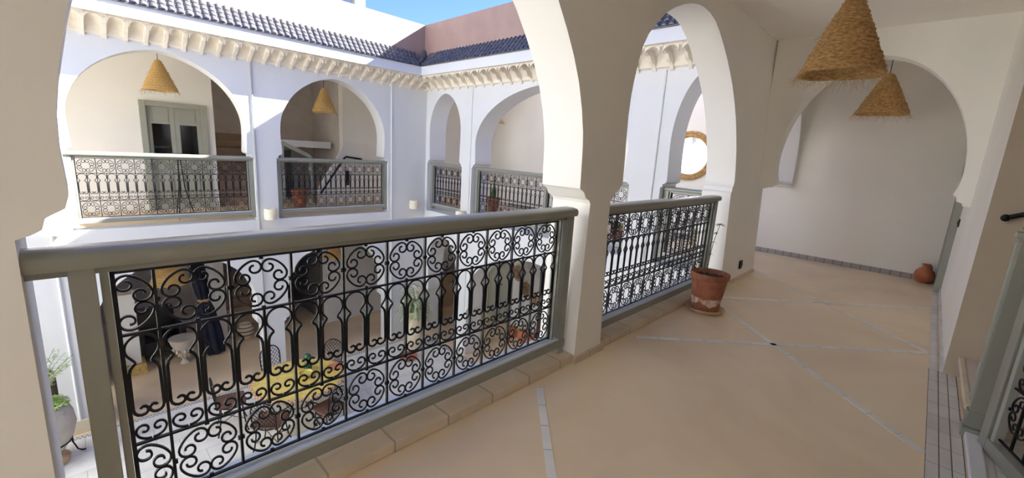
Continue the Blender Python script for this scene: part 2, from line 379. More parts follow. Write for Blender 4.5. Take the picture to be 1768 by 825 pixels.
# right wing facade (u = Y)
w_up = [(1.84+.0, 2.76), (3.27, 6.93), (7.26, 8.53)]
outer = [(2.0, ZG)]
outer = [(1.8, ZG)]+dn(1.84, 2.76, za=-.5, zc=-1.3)+dn(3.27, 6.93, za=-.5)+dn(7.26, 8.50, za=-.5, zc=-1.25)+[(YO+.1, ZG), (YO+.1, 3.42), (1.8, 3.42)]
ups = [up(2.0-.16, 2.78, zc=1.75, za=2.70, prot=.07), up(3.27, 6.93), up(7.26, 8.53, zc=1.85, za=2.65, prot=.075)]
mb = MB(); wall_poly(mb, outer, ups, lambda u, z, t: (XW+t, u, z), T+.12)
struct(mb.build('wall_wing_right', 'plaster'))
# left wing facade, reflected in the mirror and bouncing the sun
outer = [(1.6, ZG)]+dn(2.2, 4.2)+dn(4.6, 6.6)+[(YO+.1, ZG), (YO+.1, 3.42), (1.6, 3.42)]
mb = MB(); wall_poly(mb, outer, [up(2.2, 4.2), up(4.6, 6.6)], lambda u, z, t: (XL-t, u, z), T)
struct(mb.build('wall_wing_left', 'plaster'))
# near ground storey
outer = [(XL-1, ZG)]+dn(-2.9, -.55)+dn(-.1, 2.45)+dn(2.85, 5.45)+[(6.3, ZG), (6.3, 0), (XL-1, 0)]
mb = MB(); wall_poly(mb, outer, [], lambda u, z, t: (u, 2.03-t, z), T)
struct(mb.build('wall_near_ground', 'plaster'))
# gallery slabs, floors and interior walls round the courtyard
mb = MB().box(XL-2, XE, YO+.1, 12.6, -.24, 0); struct(mb.build('floor_opposite', 'gfloor', smooth=False))
mb = MB().box(XL-2, XL-.1, 2.05, YO+.1, -.24, 0); struct(mb.build('floor_left', 'gfloor', smooth=False))
mb = MB().box(XL-2.2, XE+.3, YO+.2, 13.0, CEIL, CEIL+.2).box(XL-2.2, XL-.1, 2.05, YO+.2, CEIL, CEIL+.2); struct(mb.build('ceiling_opposite', 'ceiling', smooth=False))
# ground floor
mb = MB().box(XL-3, 12, -1.5, 14, ZG-.2, ZG); struct(mb.build('floor_ground', 'gfloor', smooth=False))
mb = MB().box(XL+.5, XW-.15, 2.35, 8.42, ZG-.01, ZG+.004); struct(mb.build('floor_courtyard', 'white_marble', smooth=False))
mb = MB().box(XL+.4, XW-.05, 8.42, 8.52, ZG-.01, ZG+.006).box(XW-.15, XW-.05, 2.35, 8.42, ZG-.01, ZG+.006).box(XL+.4, XW-.05, 2.25, 2.35, ZG-.01, ZG+.006); struct(mb.build(f'trim_{k}', 'mosaic', smooth=False)); k += 1
# opposite upper back wall: plain to X 2.12, stairwell recess 2.12..4.55, wall beyond
mb = MB()
door_x0, door_x1, door_z = 1.07, 1.90, 1.93
wall_poly(mb, [(XL-2, 0), (2.12, 0), (2.12, CEIL), (XL-2, CEIL)], [[(door_x0, 0.01), (door_x0, door_z), (door_x1, door_z), (door_x1, .01)]], lambda u, z, t: (u, 10.5+t, z), .25)
mb.box(2.0, 2.12, 10.75, 12.6, 0, CEIL)
struct(mb.build('wall_opposite_inner', 'room_plaster', smooth=False))
mb = MB().box(2.0, 5.0, 12.6, 12.8, 0, CEIL).box(4.85, 5.0, 10.7, 12.6, 0, CEIL); struct(mb.build('wall_stairs_back', 'grey_render', smooth=False))
mb = MB().box(4.75, XE, 10.5, 10.7, 0, CEIL); struct(mb.build('wall_opposite_right', 'room_plaster', smooth=False))
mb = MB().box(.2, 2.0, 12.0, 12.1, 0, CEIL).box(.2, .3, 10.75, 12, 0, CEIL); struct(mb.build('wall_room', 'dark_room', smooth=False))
# roof: pink parapets, tiled canopies, cornices
PZ0, PZ1 = 3.40, 4.03
mb = MB().box(XL-1, XW+.3, 8.36, 8.75, 3.10, PZ1); struct(mb.build('wall_parapet_opposite', 'pink', smooth=False))
mb = MB().box(5.63, 6.05, 2.0, 8.37, 3.10, PZ1); struct(mb.build('wall_parapet_right', 'pink', smooth=False))
mb = MB().box(XL-.2, XL+.24, 1.9, 8.37, 3.10, 5.4); struct(mb.build('wall_raised_bounce_left', 'plaster', smooth=False))  # unseen wall raised above parapet height, added to bounce sun into the galleries
mb = MB().box(-3.0, XW+.3, 1.85, 2.26, 3.10, PZ1); struct(mb.build('wall_parapet_near', 'pink', smooth=False))
def cornice(name, L, pitch, loc, rotz):
    """local: x along the wall, y out from the wall; wall face at y=0"""
    mb = MB()
    # fascia
    mb.box(0, L, .40, .45, 2.965, 3.16).box(0, L, 0, .41, 3.12, 3.17)
    # cove behind the ribs
    n = 10; prof = [(0, 2.74)]+[(.04+.34*(1-cos(pi/2*i/n)), 2.76+.215*sin(pi/2*i/n)) for i in range(n+1)]
    rows = [[mb.bm.verts.new((x, y, z)) for x in (0, L)] for y, z in prof]
    for a, b in zip(rows, rows[1:]): mb.bm.faces.new((a[0], a[1], b[1], b[0]))
    # ribs with scooped undersides and small arches between
    m = int(L/pitch)
    for i in range(m+1):
        x = i*pitch+.02; hw = .024
        pr = [(0, 2.705), (.03, 2.72), (.05, 2.76), (.09, 2.79), (.15, 2.80), (.19, 2.83), (.23, 2.875), (.30, 2.885), (.345, 2.92), (.40, 2.935), (.40, 2.98), (0, 2.98)]
        a = [mb.bm.verts.new((x-hw, y, z)) for y, z in pr]; b = [mb.bm.verts.new((x+hw, y, z)) for y, z in pr]
        mb.bm.faces.new(a); mb.bm.faces.new(list(reversed(b)))
        for j in range(len(pr)): mb.bm.faces.new((a[j], a[(j+1) % len(pr)], b[(j+1) % len(pr)], b[j]))
        if i < m:   # arch fillet between ribs at the front
            q = [(x+hw, 2.98), (x+hw, 2.86)]+[(x+pitch/2+(pitch/2-hw)*cos(pi-pi*j/8), 2.86+.085*sin(pi*j/8)) for j in range(1, 8)]+[(x+pitch-hw, 2.86), (x+pitch-hw, 2.98)]
            wall_poly(mb, q, [], lambda u, z, t: (u, .36+t, z), .03)
    o = mb.build(name, 'stucco', loc=loc, rot=(0, 0, rotz)); struct(o); return o
M['stucco_white'] = M['plaster']
cornice(f'trim_{k}', XW-XL, .222, (XW, YO, 0), pi); k += 1           # opposite: out = -Y
cornice(f'trim_{k}', YO-2.03, .255, (XW, 2.03, 0), pi/2); k += 1     # right wing: out = -X
cornice(f'trim_{k}', YO-2.03, .255, (XL, YO, 0), -pi/2); k += 1      # left wing: out = +X
# white fascia skins (painted white, in front of the cream stucco)
for nm, bx in (('a', (XL+.44, XW-.44, 8.138, 8.152, 2.962, 3.165)), ('b', (XW-.462, XW-.448, 2.1, 8.14, 2.962, 3.165)), ('c', (XL+.448, XL+.462, 2.1, 8.14, 2.962, 3.165))):
    struct(MB().box(*bx).build(f'trim_{k}', 'plaster', smooth=False)); k += 1
def tile_roof(name, L, loc, rotz, trim0=0, trim1=0):
    """barrel tiles; local x along, y inwards from the drip edge, z up; mitred ends"""
    mb = MB(); pitch = .102; rows = 4; dep, rise = .25, .29; sl = sqrt(dep*dep+rise*rise)
    ex, ez = dep/sl, rise/sl
    n = int(L/pitch)
    for i in range(n):
        x = (i+.5)*pitch
        for r_ in range(rows):
            s0 = r_*sl/rows-.02; s1 = s0+sl/rows+.05
            lift0, lift1 = .022, .0
            ys = s0*ex
            if x < trim0*(ys+.05) or x > L-trim1*(ys+.05): continue
            for cx, rad, sg in ((x, .032, 1),):
                A = []; B = []
                for j in range(9):
                    th = pi*j/8
                    ox, oz = cx+rad*cos(th), rad*.95*sin(th)
                    A.append(mb.bm.verts.new((ox, s0*ex-(oz+lift0)*ez*.4, s0*ez+(oz+lift0)*ex)))
                    B.append(mb.bm.verts.new((cx+(ox-cx)*.82, s1*ex-(oz*.82+lift1)*ez*.4, s1*ez+(oz*.82+lift1)*ex)))
                for j in range(8): mb.bm.faces.new((A[j], A[j+1], B[j+1], B[j]))
                mb.bm.faces.new(A)
    # channel tiles under
    for i in range(n+1):
        x = i*pitch; rad = .022; rws = [(-.02, 0), (sl*1.02, 0)]
        if x < trim0*.12 or x > L-trim1*.12: pass
        G = []
        for s_, _ in rws:
            lo = trim0*s_*ex if i < 3 else 0
            G.append([mb.bm.verts.new((x+rad*cos(pi+pi*j/6), s_*ex, s_*ez+.012+rad*.6*sin(pi+pi*j/6)+.01)) for j in range(7)])
        for j in range(6): mb.bm.faces.new((G[0][j], G[0][j+1], G[1][j+1], G[1][j]))
    # bed under the tiles
    v = [mb.bm.verts.new(p) for p in ((0, -.01, -.005), (L, -.01, -.005), (L-trim1*dep, dep, rise-.01), (trim0*dep, dep, rise-.01))]
    mb.bm.faces.new(v)
    v2 = [mb.bm.verts.new(p) for p in ((0, -.01, -.02), (L, -.01, -.02), (L-trim1*dep, dep, -.02), (trim0*dep, dep, -.02))]
    mb.bm.faces.new(v2)
    mb.bm.faces.new((v[0], v[1], v2[1], v2[0]))
    # ridge roll
    o = mb.build(name, 'tile_grey', loc=loc, rot=(0, 0, rotz)); struct(o); return o
DZ = 3.155
tile_roof(f'trim_{k}', 5.39-(XL+.5), (XL+.5, 8.12, DZ), 0, trim0=1, trim1=1); k += 1
tile_roof(f'trim_{k}', 8.12-2.3, (5.39, 8.12, DZ), -pi/2, trim0=1, trim1=0); k += 1
tile_roof(f'trim_{k}', 8.12-2.3, (XL+.48, 2.3, DZ), pi/2, trim0=0, trim1=1); k += 1
# hip tile at the corner
mb = MB().tube([(5.38, 8.13, DZ+.04), (5.63, 8.36, DZ+.34)], .05, 10); struct(mb.build(f'trim_{k}', 'tile_grey')); k += 1
# slender vertical mouldings on the facades
def moulding(p0, p1, r=.018):
    global k
    struct(MB().tube([p0, p1], r, 8).build(f'trim_{k}', 'plaster')); k += 1
for x in (-.27, 2.31, 2.31, 4.975): 
    moulding((x, YO-.006, ZG), (x, YO-.006, 2.72))
for y in (6.985, 2.9): moulding((XW-.006, y, ZG), (XW-.006, y, 2.72))
# ledge band at gallery level
# rooftop structure glimpsed over the parapet
mb = MB(); wall_poly(mb, [(1.2, 3.2), (5.06, 3.2), (5.06, 5.6), (1.2, 5.6)], [[(3.9, 4.3), (3.9, 5.3), (4.86, 5.3), (4.86, 4.3)]], lambda u, z, t: (u, 9.9+t, z), .25)
mb.box(4.86, 5.06, 10.15, 12, 3.2, 5.6).box(1.2, 5.06, 9.8, 12, 5.6, 5.7)
struct(mb.build('wall_rooftop', 'plaster', smooth=False))
mb = MB().box(3.9, 3.95, 10.0, 10.05, 4.3, 5.3).box(4.81, 4.86, 10, 10.05, 4.3, 5.3).box(4.36, 4.4, 10, 10.05, 4.3, 5.3).box(3.9, 4.86, 10, 10.05, 4.3, 4.34).box(3.9, 4.86, 10, 10.05, 5.26, 5.3)
wn = struct(mb.build('window_1', 'sage_light', smooth=False))
MB().box(3.95, 4.81, 10.02, 10.03, 4.34, 5.26).build('pane', 'glass', wn, smooth=False)
# ground interiors
mb = MB().box(XL-2, -2.8, 10.7, 10.9, ZG, -.24).box(-2.8, -.75, 10.7, 10.9, -.9, -.24).box(-.75, -.35, 10.7, 10.9, ZG, -.24).box(1.93, 2.12, 10.7, 12.5, ZG, -.24).box(2.9, 3.05, 10.7, 12.5, ZG, -.24).box(4.25, XE, 10.5, 10.7, ZG, -.24)
mb.box(-.35, 1.93, 10.7, 10.9, -.95, -.24).box(3.05, 4.25, 10.6, 10.8, -.95, -.24)
struct(mb.build('wall_ground_opposite', 'plaster', smooth=False))
mb = MB().box(-.4, 3.0, 13.4, 13.5, ZG, -.24).box(-.6, -.4, 10.8, 13.5, ZG, -.24).box(1.93, 2.1, 12.5, 13.5, ZG, -.24); struct(mb.build('wall_lounge', 'grey_render', smooth=False))
struct(MB().box(-3.2, -.6, 12.2, 12.3, ZG, -.24).box(-3.2, -3.1, 10.9, 12.2, ZG, -.24).build('wall_left_room', 'wood', smooth=False))
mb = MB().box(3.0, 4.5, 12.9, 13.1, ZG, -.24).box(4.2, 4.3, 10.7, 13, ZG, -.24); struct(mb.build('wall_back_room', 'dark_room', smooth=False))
mb = MB(); gdx0, gdx1 = 6.85, 7.5
mb.box(8.0, 8.2, -1.5, 10.6, ZG, -.24)
struct(mb.build('wall_ground_right', 'plaster', smooth=False))
mb = MB().box(XL-2.2, XL-2, -1, 12.5, ZG, CEIL); struct(mb.build('wall_far_left', 'plaster', smooth=False))
mb = MB().box(XL-2, XE, -1.0, -.8, ZG, -.24); struct(mb.build('wall_ground_near', 'plaster', smooth=False))

# ================================================================== RAILINGS
PITW = .2135; Z0, Z3, Z1, ZT = .195, .432, .835, 1.050
def spiral_scroll(start, heading, r0, r1, turns, sgn, n=16):
    """points turning from start with shrinking radius"""
    pts = []; x, z = start; h = heading; tot = turns*2*pi; m = n
    for i in range(m):
        t = (i+1)/m; r = r0+(r1-r0)*t; da = tot/m; ds = r*da
        h += sgn*da/2; x += cos(h)*ds; z += sin(h)*ds; h += sgn*da/2
        pts.append((x, z))
    return pts
def c_scroll(cx, cz, R, a0, a1, sx=1, sz=1, r0=.034, r1=.008, turns=.95, nr=8, ns=14):
    """big arc with both ends curling inwards"""
    arc = [(cos(a0+(a1-a0)*i/nr)*R, sin(a0+(a1-a0)*i/nr)*R) for i in range(nr+1)]
    fw = spiral_scroll(arc[-1], a1+pi/2, r0, r1, turns, 1, ns)
    bw = spiral_scroll(arc[0], a0-pi/2, r0, r1, turns, -1, ns)
    return [(cx+x*sx, cz+z*sz) for x, z in list(reversed(bw))+arc+fw]
def medallion_mesh(w, h, fine=True, wd=.0076, dp=.006):
    mb = MB(); R = .0995
    sx, sz = w/.2135, h/.2135
    ns, nr = (14, 8) if fine else (7, 4)
    for q in range(4):
        a = q*pi/2
        mb.strip(c_scroll(0, 0, R, a+radians(25), a+radians(65), sx, sz, .0315, .010, 1.12, nr, ns+4), wd, dp)
    if fine:   # collars where the scrolls touch
        for x, z in ((w/2-.004, 0), (-w/2+.004, 0)): mb.box(x-.004, x+.004, -.005, .005, z-.008, z+.008)
        for x, z in ((0, h/2-.005), (0, -h/2+.005)): mb.box(x-.007, x+.007, -.005, .005, z-.004, z+.004)
    return mb
def arcade_mesh(fine=True, wd=.0076, dp=.006):
    """one keyhole bay of the baluster row, width PITW/2, centred on x=0"""
    mb = MB(); hw = PITW/4; r = hw-.006; za = Z1-.006-r; n = 10 if fine else 6
    for s in (1, -1):
        p = [(s*r*sin(radians(118)*i/n), za+r*cos(radians(118)*i/n)) for i in range(n+1)]
        p += [(s*.026, za-.044), (s*.022, za-.052)]
        mb.strip(p, wd, dp)
        p = [(s*.022, za-.052), (s*.030, za-.059), (s*.038, za-.070), (s*.0425, za-.088), (s*.0435, .60), (s*.0435, .56)]
        q = spiral_scroll((s*.0435, .56), -pi/2, .026, .007, .98, -1 if s > 0 else 1, 12 if fine else 6)
        mb.strip(p+q, .0095, dp)
    # paired curls in the narrow row
    ctr = .478
    for s in (1, -1):
        arc = [(s*(.002+.042*sin(pi*i/16)), Z3+.009+.036*(1-cos(pi*i/16))) for i in range(9)]
        h = pi/2
        q = spiral_scroll(arc[-1], h, .0225, .006, .95, 1 if s > 0 else -1, 12 if fine else 6)
        mb.strip(arc+q, wd, dp)
    return mb
_far_med = _far_arc = _near_med = _near_arc = None
_LIB = {}
def cell(key):
    if key not in _LIB:
        kind, fine = key
        if kind == 'top': o = medallion_mesh(PITW-.006, ZT-Z1-.006, fine).build('scroll_medallion', 'iron', None, smooth=False)
        elif kind == 'bottom': o = medallion_mesh(PITW-.006, Z3-Z0-.006, fine).build('scroll_medallion', 'iron', None, smooth=False)
        else: o = arcade_mesh(fine).build('baluster_arch', 'iron', None, smooth=False)
        _LIB[key] = [o, False]
    e = _LIB[key]
    if not e[1]: e[1] = True; return e[0]
    c = e[0].copy(); COL.objects.link(c); return c
def railing(label, loc, rotz, L, posts, g0, g1, hx0=0, hx1=None, fine=True, group=None, first_half=False, near=False, cat='railing'):
    """local x along the rail; posts: (x0,x1); grille from g0 to g1"""
    t = thing('iron_railing', label, cat, loc, rotz, group); hx1 = L if hx1 is None else hx1
    mb = MB()   # handrail: rounded profile swept along x
    pr = [(-.07, 1.088), (-.078, 1.10), (-.078, 1.125), (-.066, 1.138), (-.03, 1.145), (.03, 1.145), (.066, 1.138), (.078, 1.125), (.078, 1.10), (.07, 1.088)]
    a = [mb.bm.verts.new((hx0, y, z)) for y, z in pr]; b = [mb.bm.verts.new((hx1, y, z)) for y, z in pr]
    mb.bm.faces.new(a); mb.bm.faces.new(list(reversed(b)))
    for j in range(len(pr)): mb.bm.faces.new((a[j], a[(j+1) % len(pr)], b[(j+1) % len(pr)], b[j]))
    mb.build('handrail', 'sage', t, angle=50)
    x0, x1 = posts[0][0], posts[-1][1]
    MB().box(hx0 if near else x0, x1, -.035, .035, 1.062, 1.0885, .003).build('top_rail', 'sage', t, smooth=False)
    MB().box(hx0+.002 if near else x0, hx1 if near else x1, -.058, .058, .112, .172, .005).build('bottom_rail', 'sage', t, smooth=False)
    MB().box(x0, x1, -.054, .054, .170, .184, .003).build('sky_lit_plate', 'sky_lit_top', t, smooth=False)  # plate carrying the painted sky light along the bottom rail
    for (p0, p1) in posts:
        MB().box(p0, p1, -.055, .055, .06, 1.09, .003).build('post', 'sage', t, smooth=False)
    # grille panels between posts
    spans = [(g0, g1)] if len(posts) == 2 else [(g0, posts[1][0]-.02), (posts[1][1]+.02, g1)]
    for s0, s1 in spans:
        for zz in ((Z0, 'low'), (Z3, 'mid'), (Z1, 'mid'), (ZT, 'top')):
            MB().box(s0, s1, -.006, .006, zz[0]-.004, zz[0]+.004).build('grille_bar', 'iron', t, smooth=False)
        for xx in (s0, s1): MB().box(xx-.006, xx+.006, -.008, .008, .17, 1.065).build('grille_bar', 'iron', t, smooth=False)
        MB().box(s0-.028, s0-.008, -.03, .03, .17, 1.065, .002).build('stile', 'sage', t, smooth=False); MB().box(s1+.006, s1+.026, -.03, .03, .17, 1.065, .002).build('stile', 'sage', t, smooth=False)
        half = PITW*.47 if first_half else 0
        n = max(1, round((s1-s0-half)/PITW)); wd = (s1-s0-half)/n; sc = wd/PITW
        xs = [s0+half+wd*(i+.5) for i in range(n)]
        if first_half:
            for ky, zc in (('top', (Z1+ZT)/2), ('bottom', (Z0+Z3)/2)):
                mb = MB()
                hh = (ZT-Z1 if ky == 'top' else Z3-Z0)/2
                for sg in (1, -1):
                    pts = c_scroll(0, 0, .0995, radians(25), radians(65), 1, sg*1.0, .0315, .010, 1.12, 8, 18)
                    mb.strip([(x-.002, z*hh/.107) for x, z in pts], .0065, .011)
                o = mb.build('scroll_medallion', 'iron', t, smooth=False); o.location = (s0+.003, 0, zc)
            c = cell(('arch', fine)); c.parent = t; c.location = (s0+half/2, 0, 0); c.scale = (half/PITW*2, 1, 1)
            MB().box(s0+half-.0045, s0+half+.0045, -.007, .007, Z0, ZT).build('baluster', 'iron', t, smooth=False)
        for x in xs:
            for ky, zc in (('top', (Z1+ZT)/2), ('bottom', (Z0+Z3)/2)):
                c = cell((ky, fine)); c.parent = t; c.location = (x, 0, zc); c.scale = (sc, 1, 1)
            for dx in (-.25, .25):
                c = cell(('arch', fine)); c.parent = t; c.location = (x+dx*wd, 0, 0); c.scale = (sc, 1, 1)
            MB().box(x-.0045, x+.0045, -.007, .007, Z3, Z1).build('baluster', 'iron', t, smooth=False)
            if x != xs[-1]: MB().box(x+wd/2-.0045, x+wd/2+.0045, -.007, .007, Z0, ZT).build('baluster', 'iron', t, smooth=False)
    return t
YRL = 1.80
railing('long sage green railing with black scrolled iron grille in the foreground under the nearest arch', (-.125, YRL, 0), 0, 2.6, [(.088, .147), (2.497, 2.557)], .184, 2.434, 0, 2.565, True, first_half=True, near=True)
railing('sage green railing with black scrolled iron grille standing behind the terracotta pot on the saucer', (2.80, YRL, 0), 0, 2.45, [(.0, .055), (2.37, 2.425)], .085, 2.34, 0, 2.45, True, near=True)
FG = None
railing('pale railing across the courtyard in front of the double door with glass panes', (-.055, YO+.10, 0), 0, 2.35, [(0, .075), (2.27, 2.345)], .11, 2.235, 0, 2.345, False)
railing('grey green railing across the courtyard in front of the staircase recess', (2.645, YO+.10, 0), 0, 2.27, [(0, .075), (2.185, 2.26)], .11, 2.15, 0, 2.26, False)
railing('narrow grey green railing in the small pointed arch beside the courtyard corner', (XW+.16, 8.52, -.0), -pi/2, 1.25, [(0, .06), (1.19, 1.25)], .09, 1.155, 0, 1.25, False)
railing('long grey green railing with a middle post in the big arch of the far wing', (XW+.16, 6.92, 0), -pi/2, 3.65, [(0, .07), (1.90, 1.96), (3.58, 3.65)], .10, 3.55, 0, 3.65, False)
railing('short railing below the round rattan mirror, seen through the second near arch', (XW+.16, 2.76, 0), -pi/2, .9, [(0, .07), (.83, .9)], .10, .80, 0, .9, False)
# rusty foot under the right-hand near post
# ================================================================== STRAW LAMPS
def straw_lamp(label, rim, R, H, cord_top, mats=('straw', 'straw_hair'), hair=120, group=None, fine=True, tilt=0):
    t = thing('straw_pendant_lamp', label, 'lamp', rim, 0, group)
    t.rotation_euler = (0, tilt, 0)
    mb = MB(); n = 56 if fine else 24; rows = 17 if fine else 12
    prof = []
    for i in range(rows*4+1):
        z = H*i/(rows*4); rr = R*max(0, 1-z/H)**.95+.15*R*(z/H)
        prof.append((rr+.011*abs(sin(pi*i/4))*(R/.25)*(1+.25*sin(i//4*2.1)), z))
    outer = prof; inner = [(max(.02, r-.014), z) for r, z in reversed(prof[::8])]
    rings = outer+[(prof[-1][0]-.03, H+.006)]
    mb.lathe([(prof[0][0]-.014, 0.004)]+outer+[(prof[-1][0]*.6, H+.012), (.012, H+.014)], n=n, cap=False)
    mb.lathe([(prof[0][0]-.014, .004)]+[(max(.02, r-.016), z+.0) for r, z in prof[4:-2:6]], n=n, cap=False)
    for v in mb.bm.verts:
        a = atan2(v.co.y, v.co.x); f = 1+.012*sin(5*a+v.co.z*30)+.008*sin(13*a-v.co.z*70)
        if fine: f += random.uniform(-.006, .006)
        v.co.x *= f; v.co.y *= f
        if v.co.z < .02: v.co.z += .006*sin(3*a+1)
    mb.build('lamp_shade', mats[0], t, angle=80)
    mb = MB()
    for i in range(hair):
        a = random.uniform(0, 2*pi); z = abs(random.gauss(0, .02)) if random.random() < .8 else random.uniform(0, H*.7)
        rr = (R*(1-z/H)**.92+.2*R*z/H); L = random.uniform(.03, .11)*(R/.25)
        p = Vector((rr*cos(a), rr*sin(a), z)); o_ = Vector((cos(a), sin(a), 0)); tg = Vector((-sin(a), cos(a), 0))
        d1 = random.uniform(-.7, .7); pts = [p]
        for s_ in (1, 2, 3):
            pts.append(p+o_*L*.28*s_*random.uniform(.2, .9)+tg*L*.3*s_*d1+Vector((0, 0, -L*.33*s_*random.uniform(.4, 1.1))))
        mb.tube(pts, .0009*(R/.25)*(1.0 if fine else 1.6), 3, cap=False)
    tag(mb.build('straw_fringe', mats[1], t), kind='stuff')
    MB().tube([(0, 0, H), (0, 0, cord_top-rim[2])], .004, 6).build('cord', 'cord', t)
    MB().lathe([(.006, 0), (.022, .004), (.022, .05), (.014, .07), (.005, .075)], (0, 0, H*.62), 12).build('bulb_holder', 'black_plastic', t)
    return t
straw_lamp('largest conical straw lampshade with ragged fringe, nearest under the gallery ceiling', (4.28, .68, 2.235), .278, .565, CEIL, hair=260)
straw_lamp('conical straw lampshade hanging in the end bay, just past the large lampshade', (7.45, .66, 2.26), .278, .49, CEIL, hair=200)
straw_lamp('pale straw lampshade hanging in front of the double door across the courtyard', (1.235, 9.8, 2.165), .25, .50, CEIL, ('straw_light', 'straw_hair'), 90, fine=False)
straw_lamp('narrow straw lampshade hanging before the staircase recess across the courtyard', (4.03, 9.8, 2.10), .245, .50, CEIL, ('straw_light', 'straw_hair'), 90, fine=False)
straw_lamp('tiny straw lampshade deep inside the big arch of the far right wing', (7.35, 7.82, 2.155), .20, .20, CEIL, ('straw', 'straw_hair'), 40, fine=False)
straw_lamp('large straw lampshade in the ground floor arch beside the navy parasol', (1.10, 9.9, -1.30), .30, .55, -.24, ('straw_light', 'straw_hair'), 60, fine=False)
straw_lamp('straw lampshade in the ground floor arch with the dark doorway', (4.22, 9.9, -1.22), .24, .34, -.24, ('straw_light', 'straw_hair'), 60, fine=False)

# ================================================================== NEAR THINGS
# potted stem plant on saucer
t = thing('clay_saucer', 'round pale clay saucer on the gallery floor under the terracotta pot', 'saucer', (4.50, 1.475, 0))
MB().lathe([(.145, .0), (.165, .004), (.182, .022), (.190, .040), (.180, .042), (.168, .024), (.150, .014), (.001, .012)], n=48).build('dish', 'terra_pale', t)
t = thing('potted_plant', 'weathered terracotta pot with a white lime band and one leggy stem, on the saucer', 'potted plant', (4.50, 1.475, .0145))
mb = MB().lathe([(.10, 0), (.128, .002), (.134, .03), (.140, .10), (.149, .155), (.172, .33), (.178, .335), (.186, .34), (.190, .37), (.187, .395), (.178, .398), (.170, .385), (.163, .34), (.150, .30), (.01, .30)], n=56); mb.build('pot', 'terracotta', t)
mb = MB().lathe([(.1355, .03), (.1425, .105), (.1425, .125)], n=56, cap=False)
for v in mb.bm.verts:
    a = atan2(v.co.y, v.co.x)
    if v.co.z > .12: v.co.z += .05+.035*sin(2*a+4.3)+.014*sin(7*a)+.008*sin(17*a)
    elif v.co.z > .1: v.co.z += .02*sin(3*a)
    else: v.co.z += .05+.02*sin(4*a+2)+.008*sin(13*a)
    rr = .1415+(v.co.z-.11)*.10; f = (rr+.0022)/hypot(v.co.x, v.co.y); v.co.x *= f; v.co.y *= f
mb.build('lime_bloom', 'lime', t)
mb = MB()
mb.lathe([(.165, .345), (.12, .352), (.06, .36), (.001, .362)], n=40, cap=False)
for i in range(60): 
    a = random.uniform(0, 6.28); r_ = random.uniform(0, .15); mb.blob((r_*cos(a), r_*sin(a), .358), (.012, .012, .008), 1, .2)
mb.build('soil', 'soil', t)
stem = [Vector(p) for p in ((.03, .05, .35), (.045, .05, .46), (.055, .045, .58), (.075, .04, .70), (.10, .03, .80), (.13, .02, .88))]
MB().tube(stem, [.005, .0045, .004, .0035, .003, .0025], 6).tube([(-.05, .03, .35), (-.06, .03, .40)], .005, 6).build('stem', 'stem', t)
mb = MB()
for i, (p, n_) in enumerate(((stem[1], 2), (stem[2], 2), (stem[3], 2), (stem[4], 2))):
    for j in range(n_):
        a = random.uniform(0, 6.28); mb.leaf(p, (cos(a), sin(a), .1), .035, .02, droop=.8)
for j in range(11):
    a = j*2.4; mb.leaf(stem[-1], (cos(a), sin(a), .5-.05*j), .05, .02, droop=.4)
for j in range(4):
    a = j*1.7; mb.leaf((-.06, .03, .40), (cos(a), sin(a), .3), .035, .02, droop=.4)
mb.build('leaves', 'leaf', t)
# clay jug
t = thing('clay_jug', 'small orange clay jug with a handle on the floor at the far end wall', 'jug', (8.50, -.13, 0))
MB().lathe([(.055, 0), (.075, .01), (.105, .06), (.115, .11), (.10, .165), (.065, .205), (.042, .225), (.038, .25), (.05, .262), (.052, .275), (.042, .275), (.032, .25), (.03, .2)], n=32).build('body', 'terra_red', t)
MB().tube([(.036, -.02, .255), (.075, -.045, .255), (.105, -.06, .22), (.10, -.055, .17), (.08, -.045, .155)], .010, 8).build('handle', 'terra_red', t)
# socket on the pier, switch on the right wall
t = thing('wall_socket', 'small black wall socket low on the wide pier beyond the terracotta pot', 'socket', (6.18, YN0+.0, .20))
MB().box(-.045, .045, -.012, .012, -.055, .055, .006).build('plate', 'black_plastic', t)
MB().lathe([(.022, 0), (.022, .006), (.017, .006), (.016, .001)], n=20).build('socket_ring', 'rust', t, loc=(0, -.013, 0), rot=(pi/2, 0, 0))
t = thing('light_switch', 'small dark light switch on the white right wall by the door frame', 'switch', (7.72, YR, .96))
MB().box(-.04, .04, -.001, .016, -.05, .05, .004).build('plate', 'black_plastic', t)
MB().box(-.012, .012, .015, .024, -.02, .02, .003).build('rocker', 'black_plastic', t)
# door in the right wall beyond the arch
d = MB().box(7.92, 8.0, YR-.02, YR+.07, 0, 2.1, .004).box(8.52, 8.60, YR-.02, YR+.07, 0, 2.1, .004).box(7.92, 8.60, YR-.02, YR+.07, 2.1, 2.18, .004)
d = struct(d.build('door_1', 'door', smooth=False))
mb = MB().box(8.0, 8.52, YR-.01, YR+.02, .01, 2.1)
for z0, z1 in ((.15, .8), (.95, 1.95)):
    mb.box(8.06, 8.46, YR+.015, YR+.03, z0, z0+.02).box(8.06, 8.46, YR+.015, YR+.03, z1-.02, z1).box(8.06, 8.08, YR+.015, YR+.03, z0, z1).box(8.44, 8.46, YR+.015, YR+.03, z0, z1)
mb.build('door_leaf', 'door', d, smooth=False)
# stair on the right
mb = MB()
for i in range(11):
    z = .16+.165*i
    mb.box(3.68, 4.665, -.385-.27*(i+1), -.385-.27*i, z-.035, z, .004)
st = struct(mb.build('stairs', 'tread', smooth=False))
MB().box(3.68, 4.665, -.405, -.375, .128, .164, .005).build('nosing', 'cream_pot', st, smooth=False)
mb = MB()
for i in range(11):
    z = .16+.165*i
    mb.box(3.69, 4.664, -.385-.27*(i+1)-.01, -.405-.27*i, 0 if i == 0 else z-.21, z-.039)
mb.build('riser', 'tan_plaster', st, smooth=False)
